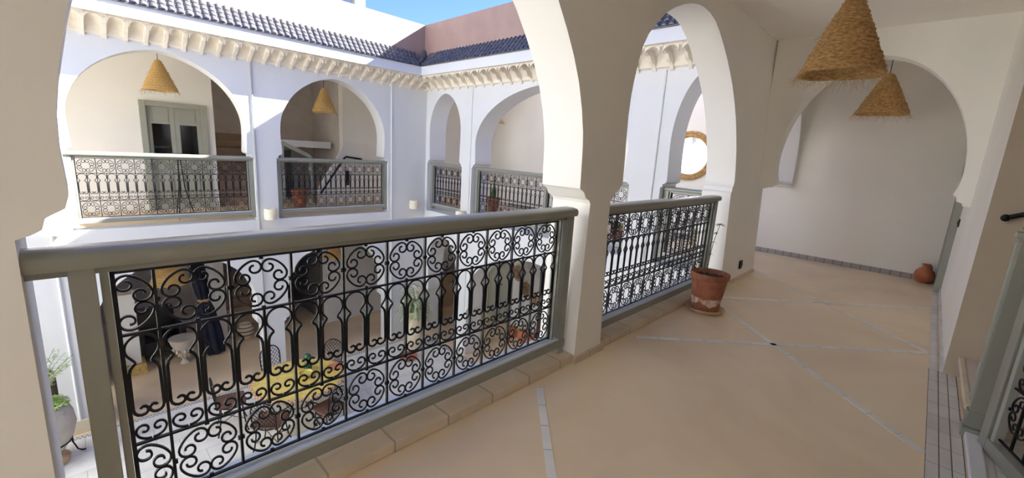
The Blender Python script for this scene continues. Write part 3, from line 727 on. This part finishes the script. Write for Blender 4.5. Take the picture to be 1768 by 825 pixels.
# white kerb beside the first step
mb = MB().box(2.0, 3.66, -.46, -.395, 0, .035, .008); struct(mb.build('trim_90', 'plaster', smooth=False))
struct(MB().box(1.4, 3.68, -2.4, -.46, 0, .012).build('trim_93', 'white_marble', smooth=False))
# wooden newel and iron panel in the right foreground
t = thing('newel_post', 'tall sage green wooden newel post at the foot of the stair, right edge', 'post', (3.62, -.43, 0))
MB().box(-.03, .03, -.04, .04, .0, 1.22, .006).build('shaft', 'sage', t, smooth=False)
MB().box(-.022, .022, .038, .052, .22, 1.18, .004).build('moulding', 'sage_light', t, smooth=False)
MB().box(-.05, .05, -.055, .055, .0, .06, .006).box(-.04, .04, -.05, .05, .06, .16, .008).build('foot', 'sage', t, smooth=False)
MB().box(-.055, .055, -.06, .06, 1.20, 1.235, .008).lathe([(.03, 1.235), (.045, 1.26), (.03, 1.30), (.001, 1.31)], n=20).build('cap', 'sage', t)
g = thing('stair_gate', 'sage green framed gate with black scrolled iron grille at the right edge', 'gate', (3.50, -.47, 0), pi+radians(17.5))
MB().box(0, .07, -.03, .03, .02, 1.22, .004).build('stile', 'sage', g, smooth=False)
MB().box(.078, .11, -.02, .02, .06, 1.18, .003).build('stile', 'sage_light', g, smooth=False)
MB().box(.75, .83, -.03, .03, .02, 1.22, .004).build('stile', 'sage', g, smooth=False)
MB().box(.07, .75, -.03, .03, .02, .10, .004).build('bottom_rail', 'sage', g, smooth=False)
MB().box(.07, .75, -.03, .03, 1.14, 1.22, .004).build('top_rail', 'sage', g, smooth=False)
for z in (.125, Z3, Z1, 1.10): MB().box(.11, .75, -.006, .006, z-.004, z+.004).build('grille_bar', 'iron', g, smooth=False)
for i in range(3):
    x = .11+PITW*(i+.5)
    for ky, zc in (('top', (Z1+ZT)/2), ('bottom', (Z0+Z3)/2)):
        c = cell((ky, True)); c.parent = g; c.location = (x, 0, zc)
    for dx in (-.25, .25):
        c = cell(('arch', True)); c.parent = g; c.location = (x+dx*PITW, 0, 0)
    for xx in (x, x+PITW/2): MB().box(xx-.004, xx+.004, -.006, .006, .125, 1.10).build('baluster', 'iron', g, smooth=False)
t = thing('stair_handrail', 'black iron stair handrail with a round end on the tan stairwell wall', 'handrail', (4.655, -.40, 1.25))
MB().tube([(-.055, .0, 0), (-.055, -.10, .045), (-.055, -.5, .26), (-.055, -1.7, .97)], .017, 12).build('rail', 'iron', t)
MB().blob((-.055, 0, 0), (.026, .026, .026), 3).build('end_knob', 'iron', t)
MB().tube([(0, -.28, .08), (-.055, -.28, .13)], .007, 8).build('bracket', 'iron', t)

# ================================================================== UPPER FLOOR ACROSS THE COURTYARD
# double door with glass panes
d = MB().box(.98, 1.07, 10.44, 10.60, 0, 2.02, .004).box(1.90, 1.99, 10.44, 10.60, 0, 2.02, .004).box(1.07, 1.90, 10.44, 10.60, 1.93, 2.02, .004)
d = struct(d.build('door_2', 'door', smooth=False))
for x0, x1, nm in ((1.072, 1.484, 0), (1.488, 1.898, 1)):
    mb = MB().box(x0, x0+.07, 10.50, 10.54, .01, 1.93).box(x1-.07, x1, 10.50, 10.54, .01, 1.93).box(x0+.002, x1-.002, 10.503, 10.537, .012, .12).box(x0+.002, x1-.002, 10.503, 10.537, 1.62, 1.928).box(x0+.002, x1-.002, 10.503, 10.537, .86, 1.0).box(x0+.07, x1-.07, 10.515, 10.53, .12, .86)
    mb.box(x0+.09, x1-.09, 10.49, 10.505, 1.66, 1.88).box(x0+.10, x1-.10, 10.495, 10.515, .20, .78)
    l = mb.build('door_leaf', 'door', d, smooth=False)
    MB().box(x0+.07, x1-.07, 10.515, 10.522, 1.0, 1.62).build('pane', 'glass', l, smooth=False)
MB().tube([(1.47, 10.50, 1.0), (1.47, 10.46, 1.0), (1.52, 10.45, 1.0)], .008, 6).build('handle', 'iron', d)
# small stand in front of the door
t = thing('side_stand', 'small stand with dark flat top and woven basket in front of the double door', 'stand', (1.33, 9.35, 0))
MB().lathe([(.17, 1.10), (.175, 1.125), (.001, 1.128)], n=28).build('top', 'black_plastic', t)
mb = MB()
for i in range(3):
    a = i*2.094; mb.tube([(.02*cos(a), .02*sin(a), 1.11), (.05*cos(a), .05*sin(a), .55), (.17*cos(a), .17*sin(a), 0.005)], .008, 6)
mb.build('leg', 'iron', t)
# stair flight in the recess right of the door, seen through the first arch
mb = MB()
for i in range(9): mb.box(2.13, 3.10, 10.75+.22*i, 12.6, .17*i if i else 0, .17*(i+1))
struct(mb.build('stairs', 'brown_steps', smooth=False))
mb = MB().box(3.10, 3.2, 10.75, 12.6, 0, 1.0).box(3.15, 4.75, 11.2, 12.6, 1.30, 1.46)
struct(mb.build('floor_landing', 'plaster', smooth=False))
# dark door and slanted stair string under the landing, sloping stair wall to the right
mb = MB().box(3.42, 3.50, 11.9, 12.0, 0, 1.28).box(4.02, 4.10, 11.9, 12.0, 0, 1.28).box(3.42, 4.10, 11.9, 12.0, 1.20, 1.28)
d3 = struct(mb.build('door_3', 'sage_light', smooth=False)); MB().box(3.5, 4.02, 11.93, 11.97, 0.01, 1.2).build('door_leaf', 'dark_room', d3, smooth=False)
mb = MB(); wall_poly(mb, [(4.10, 0), (5.3, 0), (5.3, 1.46), (4.78, 1.46), (4.10, .35)], [], lambda u, z, t: (u, 10.42+t, z), .07)
struct(mb.build('wall_stair_string', 'warm_plaster', smooth=False))
mb = MB(); wall_poly(mb, [(3.40, 0), (3.40, 1.38), (3.47, 1.42), (4.02, 1.16), (4.08, 1.1), (4.08, 0), (4.02, 0), (4.02, 1.07), (3.46, 1.33), (3.46, 0)], [], lambda u, z, t: (u, 10.7+t, z), .06)
struct(mb.build('trim_91', 'sage_light', smooth=False))
t = thing('stair_handrail', 'black iron handrail rising along the stair across the courtyard', 'handrail', (4.12, 10.36, .25))
MB().tube([(0, 0, 0), (.60, 0, .86), (.64, 0, .89), (1.04, 0, .84)], .022, 10).build('rail', 'iron', t)
MB().tube([(.3, 0, .43), (.3, .07, .40)], .01, 6).tube([(.9, 0, .85), (.9, .07, .82)], .01, 6).build('bracket', 'iron', t)
t = thing('wall_niche_lamp', 'narrow dark wall fitting beside the stair handrail across the courtyard', 'wall fitting', (4.80, 10.405, .62))
MB().box(-.045, .045, -.02, .012, -.18, .18, .01).build('body', 'wood', t); MB().box(-.02, .02, -.03, -.018, -.1, .1, .004).build('front', 'black_plastic', t)

def pot_plant(label, loc, r=.15, h=.28, kind='succulent', pm='terracotta', sc=1, group=None):
    t = thing('potted_plant', label, 'potted plant', loc, 0, group)
    MB().lathe([(r*.66, 0), (r*.7, .005), (r*.93, h*.8), (r*1.02, h*.82), (r*1.04, h), (r*.94, h), (r*.9, h*.85), (.001, h*.85)], n=28).build('pot', pm, t)
    MB().lathe([(r*.9, h*.88), (.001, h*.9)], n=20, cap=False).build('soil', 'soil', t)
    if kind == 'cactus':
        mb = MB()
        for dx, hh in ((0, .42), (.05, .26), (-.05, .2)):
            mb.tube([(dx, 0, h*.85), (dx*1.3, .01, h+hh*.5), (dx*1.1, 0, h+hh)], [.022, .026, .008], 8)
        for i in range(26):
            a = random.uniform(0, 6.28); z = h+random.uniform(.15, .42); mb.leaf((0, 0, z), (cos(a), sin(a), .45), .11, .03, droop=.3)
        mb.build('foliage', 'leaf', t)
    elif kind == 'tuft':
        mb = MB()
        for i in range(18):
            a = random.uniform(0, 6.28); mb.leaf((0, 0, h*.85), (cos(a)*.5, sin(a)*.5, 1), random.uniform(.08, .16), .025, droop=.3)
        mb.build('foliage', 'leaf_bright', t)
    return t
pot_plant('terracotta pot with a small green tuft behind the railing of the staircase recess', (3.56, 10.12, 0), .165, .40, 'tuft')
pot_plant('terracotta pot with an upright spiky plant behind the far wing railing, under the big arch', (7.42, 7.86, .0), .17, .34, 'cactus')
pot_plant('terracotta pot with a leafy plant behind the wing railing just past the near pier', (6.55, 3.72, .0), .16, .36, 'tuft')
pot_plant('small glazed pot with a green tuft on the far wing floor below the round mirror', (8.2, 3.05, .0), .13, .24, 'tuft', 'cream_pot')
pot_plant('small red clay pot on the far wing floor, second below the round mirror', (8.2, 2.68, .0), .13, .22, 'tuft', 'terra_red')
# wall lamps on the facades at gallery level
def wall_lamp(label, loc, rotz):
    t = thing('wall_lamp', label, 'wall lamp', loc, rotz, None)
    mb = MB().lathe([(.085, -.10), (.10, -.095), (.105, 0), (.10, .095), (.085, .10), (.07, .10), (.07, -.10)], n=24, cap=False); mb.bm.faces.ensure_lookup_table()
    mb.lathe([(.085, -.10), (.001, -.10)], n=24, cap=False)
    mb.build('lamp_body', 'lamp_cream', t, loc=(0, -.105, 0))
    MB().box(-.05, .05, -.01, .002, -.06, .06, .005).build('back_plate', 'lamp_cream', t)
wall_lamp('cream cylindrical wall lamp on the pier between the two arches facing the near railing', (2.475, YO, .13), 0)
wall_lamp('cream cylindrical wall lamp on the blank wall right of the staircase arch', (5.50, YO, .17), 0)
wall_lamp('cream cylindrical wall lamp at the left end of the opposite facade', (-.20, YO, .10), 0)
wall_lamp('cream cylindrical wall lamp on the slim pier between the two far wing arches', (XW, 7.12, .10), -pi/2)
# round mirror
t = thing('round_mirror', 'round wall mirror in a thick rattan frame on the end wall of the far wing', 'mirror', (XE, 3.56, 1.63), -pi/2)
mb = MB().lathe([(.0, -.0), (.365, 0), (.365, .012), (.001, .012)], n=64); mb.build('mirror_glass', 'mirror', t, rot=(pi/2, 0, 0), loc=(0, -.012, 0))
mb = MB()
for j in range(5):
    r_ = .375+.022*j; mb.tube([(r_*cos(2*pi*i/64)*(1+.004*sin(i*1.7+j)), -.03-.012*(j % 2), r_*sin(2*pi*i/64)*(1+.004*sin(i*1.3+j))) for i in range(64)], .017, 7, closed=True)
mb.build('rattan_frame', 'rattan', t)
# ================================================================== COURTYARD FLOOR
# round mosaic table
TX, TY = 2.30, 6.88
t = thing('mosaic_table', 'round yellow mosaic table on iron legs in the middle of the courtyard', 'table', (TX, TY, ZG+.004))
MB().lathe([(.001, .715), (.66, .715), (.66, .742), (.001, .742)], n=64).build('tabletop', 'zellige', t)
MB().lathe([(.66, .712), (.705, .705), (.715, .72), (.71, .738), (.66, .744)], n=64, cap=False).build('rim', 'table_rim', t)
for i in range(4):
    a = i*pi/2+.4; mb = MB().tube([(.42*cos(a), .42*sin(a), .70), (.30*cos(a), .30*sin(a), .52), (.12*cos(a), .12*sin(a), .36), (.25*cos(a), .25*sin(a), .15), (.42*cos(a), .42*sin(a), .01)], .012, 8); mb.blob((.42*cos(a), .42*sin(a), .015), (.022, .022, .015), 2); mb.build('leg', 'iron', t)
MB().tube([(.2*cos(2*pi*i/24), .2*sin(2*pi*i/24), .30) for i in range(24)], .008, 6, closed=True).build('ring', 'iron', t)
t = thing('bottle', 'dark green glazed bottle standing on the yellow table', 'bottle', (2.50, 7.03, ZG+.748))
MB().lathe([(.045, 0), (.06, .02), (.065, .09), (.045, .14), (.022, .165), (.025, .18), (.055, .215), (.06, .25), (.04, .29), (.02, .295)], n=24).build('body', 'bottle', t)
t = thing('serving_bowl', 'small yellow glazed bowl on the yellow table beside the green bottle', 'bowl', (2.40, 6.84, ZG+.748))
MB().lathe([(.04, 0), (.05, .005), (.10, .05), (.115, .08), (.105, .08), (.09, .05), (.001, .015)], n=28).build('body', 'vase_yellow', t)
t = thing('serving_plate', 'small reddish plate at the right edge of the yellow table', 'plate', (2.88, 6.85, ZG+.748))
MB().lathe([(.06, 0), (.11, .015), (.125, .022), (.11, .022), (.06, .008), (.001, .008)], n=28).build('body', 'terra_red', t)
# iron chairs with lattice backs and cushions
def iron_chair(label, x, y, face, cushion=True):
    t = thing('iron_chair', label, 'chair', (x, y, ZG+.004), face, 'iron chairs round the mosaic table')
    if cushion is not None:
        MB().box(-.20, .20, -.19, .19, .452, .50, .022).build('cushion', 'brown_uph', t)
    mb = MB().tube([(.205*cos(2*pi*i/28), .20*sin(2*pi*i/28), .445) for i in range(28)], .011, 6, closed=True)
    for q in range(-3, 4):
        u = q*.05; L = sqrt(max(.001, .2**2-u*u)); mb.tube([(u, -L, .445), (u, L, .445)], .005, 5).tube([(-L, u, .445), (L, u, .445)], .005, 5)
    mb.build('seat', 'iron', t)
    for sx in (-1, 1):
        for sy in (-1, 1):
            mb = MB().tube([(sx*.15, sy*.14, .44), (sx*.15, sy*.15, .30), (sx*.17, sy*.17, .12), (sx*.205, sy*.20, .008)], .010, 7); mb.blob((sx*.205, sy*.20, .01), (.016, .016, .01), 1); mb.build('leg', 'iron', t)
    # arched back (at +y)
    outl = [(-.15, .44), (-.165, .60), (-.165, .74)]+[(.165*cos(pi-pi*i/12), .74+.17*sin(pi*i/12)) for i in range(1, 12)]+[(.165, .74), (.165, .60), (.15, .44)]
    f = lambda p: (p[0], .19+.06*(p[1]-.44)/.47, p[1])
    mb = MB().tube([f(p) for p in outl], .011, 7)
    inside = lambda x_, z_: (abs(x_) < .16 and .50 < z_ < .74) or (z_ >= .74 and hypot(x_, z_-.74) < .16)
    for q in range(-8, 9):
        for sg in (1, -1):
            pts = []
            for s_ in range(-40, 41):
                xx = s_*.012; zz = .70+q*.075+sg*xx*1.25
                if inside(xx, zz): pts.append(f((xx, zz)))
            if len(pts) > 1: mb.tube([pts[0], pts[-1]], .0045, 4)
    mb.tube([f((-.16, .50)), f((.16, .50))], .006, 5)
    mb.build('backrest', 'iron', t)
    MB().tube([(-.165, -.165, .20), (.165, .165, .20)], .006, 5).tube([(.165, -.165, .20), (-.165, .165, .20)], .006, 5).build('stretcher', 'iron', t)
    return t
iron_chair('iron lattice chair left of the yellow table, its back seen edge-on', 1.42, 7.32, radians(80)-0)
iron_chair('iron lattice chair behind the yellow table, against the white column', 2.22, 7.78, radians(6))
iron_chair('iron lattice chair behind the right side of the yellow table', 3.02, 7.42, radians(-42))
iron_chair('iron chair with brown cushion tucked at the near left of the yellow table', 1.72, 6.40, radians(140))
iron_chair('iron chair with brown cushion tucked at the near right of the yellow table', 2.50, 6.18, radians(192))
# big grey pot with olive and herbs in an iron stand
t = thing('plant_urn', 'big pale grey urn with herbs and a young olive in an iron stand, far left', 'potted plant', (-.60, 7.98, ZG+.0))
MB().lathe([(.10, .16), (.17, .20), (.27, .38), (.315, .56), (.30, .72), (.26, .84), (.235, .87), (.25, .90), (.225, .90), (.20, .84), (.001, .82)], n=40).build('urn', 'grey_pot', t)
mb = MB().tube([(.245*cos(2*pi*i/28), .245*sin(2*pi*i/28), .32) for i in range(28)], .010, 6, closed=True)
mb.build('stand_ring', 'iron', t)
for i in range(4):
    a = .3+i*pi/2; mb = MB().tube([(.245*cos(a), .245*sin(a), .34), (.25*cos(a), .25*sin(a), .2), (.29*cos(a), .29*sin(a), .06), (.34*cos(a), .34*sin(a), .012)], .010, 6); mb.blob((.345*cos(a), .345*sin(a), .014), (.03, .02, .012), 1); mb.build('leg', 'iron', t)
mb = MB()
for i in range(750):
    a = random.uniform(0, 6.28); r_ = random.uniform(0, .26); mb.leaf((r_*cos(a), r_*sin(a), .86+random.uniform(0, .15)*(1-r_/.35)), (cos(a), sin(a), random.uniform(.0, 1.2)), random.uniform(.03, .06), .022, droop=.6)
mb.build('herbs', 'leaf_bright', t)
mb = MB(); ml = MB()
for i in range(11):
    a = random.uniform(-1.2, 1.6) if i else .3; L = random.uniform(.5, .85); p = [Vector((.0, .0, .84))]
    for s_ in range(1, 6):
        u = s_/5; p.append(Vector((cos(a)*.42*u*u*L*1.2, sin(a)*.42*u*u*L*1.2, .84+L*u*(1-.18*u))))
    mb.tube(p, [.008, .006, .005, .004, .003, .002], 5)
    for s_ in range(26):
        u = random.uniform(.3, 1); k_ = min(4, int(u*5)); q = p[k_].lerp(p[k_+1], u*5-k_); b = random.uniform(0, 6.28); ml.leaf(q, (cos(b), sin(b), .5), random.uniform(.07, .12), .015, droop=.3)
mb.build('olive_branches', 'stem', t); ml.build('olive_leaves', 'olive', t)
t = thing('garden_saucer', 'round stone base on the courtyard floor under the big grey urn', 'saucer', (-.60, 7.98, ZG))
MB().lathe([(.15, 0), (.20, .01), (.21, .08), (.18, .09), (.10, .10), (.001, .10)], n=32).build('dish', 'terra_pale', t)
# stone footing at the left corner pier
struct(MB().box(-.47, -.03, YO-.03, YO+.36, ZG, ZG+.22, .01).build('trim_92', 'cream_pot', smooth=False))
# tall cream planter
t = thing('tall_planter', 'tall cream earthenware planter with a bushy white-flowering plant between the ground arches', 'potted plant', (5.16, 7.90, ZG))
MB().lathe([(.14, 0), (.15, .03), (.17, .35), (.20, .75), (.225, .88), (.24, .90), (.245, .96), (.225, .97), (.20, .90), (.001, .88)], n=40).build('pot', 'cream_pot', t)
mb = MB()
for i in range(260):
    a = random.uniform(0, 6.28); r_ = random.uniform(0, .22); z = .92+random.uniform(0, .75)*random.random(); mb.leaf((r_*cos(a), r_*sin(a), z), (cos(a), sin(a), random.uniform(-.3, .9)), random.uniform(.14, .28), .05, droop=.7)
mb.build('foliage', 'olive', t)
mb = MB()
for i in range(60):
    a = random.uniform(0, 6.28); r_ = random.uniform(.02, .2); mb.leaf((r_*cos(a), r_*sin(a), 1.25+random.uniform(-.1, .35)), (cos(a), sin(a), .3), .09, .06, droop=.5)
mb.build('flowers', 'cream_pot', t)
t = thing('round_dish', 'dark red glazed dish on the courtyard floor at the foot of the tall cream planter', 'dish', (4.80, 7.55, ZG+.004))
MB().lathe([(.10, 0), (.16, .03), (.19, .09), (.18, .09), (.15, .035), (.001, .02)], n=28).build('body', 'terracotta', t)
# grey green ground floor door in the right wing
d = MB().box(7.93, 8.03, 7.55, 7.63, ZG, -1.42).box(7.93, 8.03, 8.42, 8.50, ZG, -1.42).box(7.93, 8.03, 7.55, 8.50, -1.50, -1.42)
d = struct(d.build('door_4', 'door', smooth=False))
mb = MB().box(7.955, 7.99, 7.63, 8.42, ZG+.01, -1.5)
for y0, y1 in ((7.68, 7.98), (8.07, 8.37)):
    mb.box(7.94, 7.956, y0, y1, ZG+.15, ZG+.17).box(7.94, 7.956, y0, y1, -1.62, -1.60).box(7.94, 7.956, y0, y0+.02, ZG+.15, -1.6).box(7.94, 7.956, y1-.02, y1, ZG+.15, -1.6)
mb.build('door_leaf', 'door', d, smooth=False)
MB().tube([(7.955, 7.98, -2.05), (7.91, 7.98, -2.05), (7.90, 7.86, -2.05)], .012, 6).build('handle', 'iron', d)
# hats / baskets on the wall
def wall_basket(label, y, z, r):
    t = thing('woven_basket', label, 'basket', (8.0, y, z), -pi/2)
    MB().lathe([(r, 0), (r*1.03, .012), (r*.75, .03), (r*.55, .05), (r*.5, .09), (r*.35, .12), (.001, .125)], n=32).build('weave', 'basket', t, rot=(pi/2, 0, 0))
    MB().tube([(-.05, -.015, r*.9), (-.03, -.02, r*1.25), (.03, -.02, r*1.25), (.05, -.015, r*.9)], .008, 6).build('hanging_loop', 'straw', t)
wall_basket('largest round woven basket hanging on the white wall beside the ground floor green door', 7.36, -1.62, .21)
wall_basket('middle round woven basket on the white wall, the second of three from the green door', 7.06, -1.98, .19)
wall_basket('smallest and lowest of three woven baskets on the wall, furthest from the green door', 6.74, -2.15, .16)
# brown cupboard
t = thing('wooden_cupboard', 'tall dark brown wooden cupboard against the ground floor wall beyond the baskets', 'cupboard', (7.86, 6.10, ZG))
mb = MB().box(-.14, .14, -.30, .30, 0, 1.85, .008).box(-.16, .14, -.32, .32, 1.85, 1.90, .005); mb.build('body', 'wood', t, smooth=False)
for s_ in (-1, 1):
    dd = MB().box(-.155, -.14, -.28 if s_ < 0 else .01, -.01 if s_ < 0 else .28, .08, 1.78, .004).box(-.16, -.153, -.24 if s_ < 0 else .05, -.05 if s_ < 0 else .24, .95, 1.7, .003).build('door', 'wood', t, smooth=False)
    MB().blob((-.17, s_*.03, .95), (.015, .015, .015), 2).build('knob', 'gold', dd)
# red clay pots
for x, y, lab in ((7.40, 6.92, 'leftmost of the three small red clay pots on the courtyard floor by the right wing'), (7.45, 6.60, 'middle of the three small red clay pots on the courtyard floor by the right wing'), (7.38, 6.28, 'rightmost of the three small red clay pots on the courtyard floor by the right wing')):
    t = thing('clay_pot', lab, 'pot', (x, y, ZG+.0), 0, 'small red clay pots')
    MB().lathe([(.06, 0), (.08, .01), (.13, .12), (.135, .18), (.10, .25), (.08, .27), (.095, .30), (.08, .30), (.065, .27), (.001, .1)], n=28).build('body', 'terra_red', t)
    MB().tube([(.09, 0, .28), (.15, 0, .27), (.16, 0, .22), (.13, 0, .18)], .009, 6).build('handle', 'terra_red', t)
# navy parasol, closed
t = thing('closed_parasol', 'closed navy blue parasol standing tied in the ground floor arch', 'parasol', (1.76, 10.36, ZG))
mb = MB(); prof = [(.05, .02), (.19, .04), (.21, .14), (.19, .55), (.145, 1.0), (.085, 1.22), (.115, 1.40), (.135, 1.70), (.12, 2.0), (.07, 2.22), (.02, 2.30)]
mb.lathe(prof, n=64)
for v in mb.bm.verts:
    a = atan2(v.co.y, v.co.x); f = 1+.14*sin(8*a+.6*sin(v.co.z*3)); v.co.x *= f; v.co.y *= f; v.co.x += -.10*(v.co.z-.2)*.9+.0
mb.build('canopy', 'navy', t, angle=80)
mb = MB().lathe([(.098, 1.19), (.105, 1.20), (.105, 1.24), (.098, 1.25)], n=24, cap=False)
for v in mb.bm.verts: v.co.x -= .10*(v.co.z-.2)*.9
mb.build('tie', 'rattan', t)
MB().tube([(-.17, 0, 2.28), (-.20, 0, 2.55)], .02, 10).build('pole', 'wood', t)
# armchair, small pedestal table, dark chair, column base
def armchair(label, x, y, rot, m='dark_uph'):
    t = thing('armchair', label, 'armchair', (x, y, ZG), rot)
    MB().box(-.34, .34, -.33, .30, .12, .42, .05).build('seat', m, t)
    MB().box(-.34, .34, .20, .36, .30, .98, .07).build('backrest', m, t)
    for s_ in (-1, 1): MB().box(s_*.34-.07, s_*.34+.07, -.33, .34, .12, .62, .05).build('armrest', m, t)
    for sx in (-1, 1):
        for sy in (-1, 1): MB().lathe([(.025, 0), (.03, .13)], (sx*.3, sy*.27, 0), 10).build('leg', 'wood', t)
armchair('black armchair inside the ground floor arch behind the navy parasol', .95, 10.95-.0, radians(5))
armchair('black armchair at the far left of the ground floor arch beside the white column', -.32, 10.2, radians(0))
t = thing('pedestal_table', 'small pale carved pedestal table in the ground floor arch before the dark doorway', 'table', (1.25, 10.22, ZG))
MB().lathe([(.05, .0), (.09, .01), (.05, .05), (.035, .09), (.06, .14), (.10, .20), (.14, .30), (.20, .42), (.22, .50), (.235, .52), (.235, .545), (.001, .545)], n=36).build('body', 'grey_pot', t)
mb = MB()
for i in range(8):
    a = i*pi/4; mb.blob((.17*cos(a), .17*sin(a), .30), (.03, .03, .05), 2).blob((.09*cos(a), .09*sin(a), .17), (.02, .02, .03), 1)
mb.build('carving', 'grey_pot', t)
struct(MB().box(.27, .60, 10.25, 10.5, ZG+.20, -1.62, .01).box(.25, .62, 10.22, 10.53, -1.62, -1.5, .01).build('wall_column', 'plaster', smooth=False))
t = thing('column_plinth', 'yellow ochre carved stone plinth under the white inner column', 'plinth', (.435, 10.375, ZG))
mb = MB().box(-.23, .23, -.19, .19, 0, .20, .02)
for i in range(5): mb.blob((-.18+.09*i, -.19, .1), (.035, .02, .06), 2)
mb.build('stone', 'gold', t)
# stairs seen through the ground arch, striped pot
mb = MB()
for i in range(11): mb.box(2.12, 2.90, 10.95+.2*i, 13.3, ZG+(.18*i if i else 0), ZG+.18*(i+1))
struct(mb.build('stairs', 'brown_steps', smooth=False))
t = thing('striped_pot', 'round cream clay pot with dark bands at the foot of the ground floor stairs', 'pot', (2.46, 10.72, ZG))
MB().lathe([(.08, 0), (.11, .02), (.17, .13), (.18, .22), (.15, .30), (.12, .34), (.13, .36), (.11, .36), (.09, .33), (.001, .3)], n=32).build('body', 'cream_pot', t)
for z, r_ in ((.13, .171), (.22, .181), (.30, .151)):
    MB().lathe([(r_, z-.012), (r_+.003, z), (r_, z+.012)], n=32, cap=False).build('painted_band', 'wood', t)
# lantern hanging in the small wing arch
t = thing('hanging_lantern', 'small dark iron lantern hanging in the slim ground floor arch of the right wing', 'lantern', (6.55, 8.30, -1.92))
MB().lathe([(.0, .15), (.04, .11), (.07, .08), (.085, .0), (.07, -.07), (.04, -.11), (.0, -.14)], n=8, cap=False).build('cage', 'wood', t, smooth=False)
MB().tube([(0, 0, .18), (0, 0, 1.77)], .006, 6).build('chain', 'iron', t)
# stair block in brown seen behind
struct(MB().box(6.9, 7.9, 9.6, 10.4, ZG, -2.1, .01).build('wall_low', 'brown_steps', smooth=False))
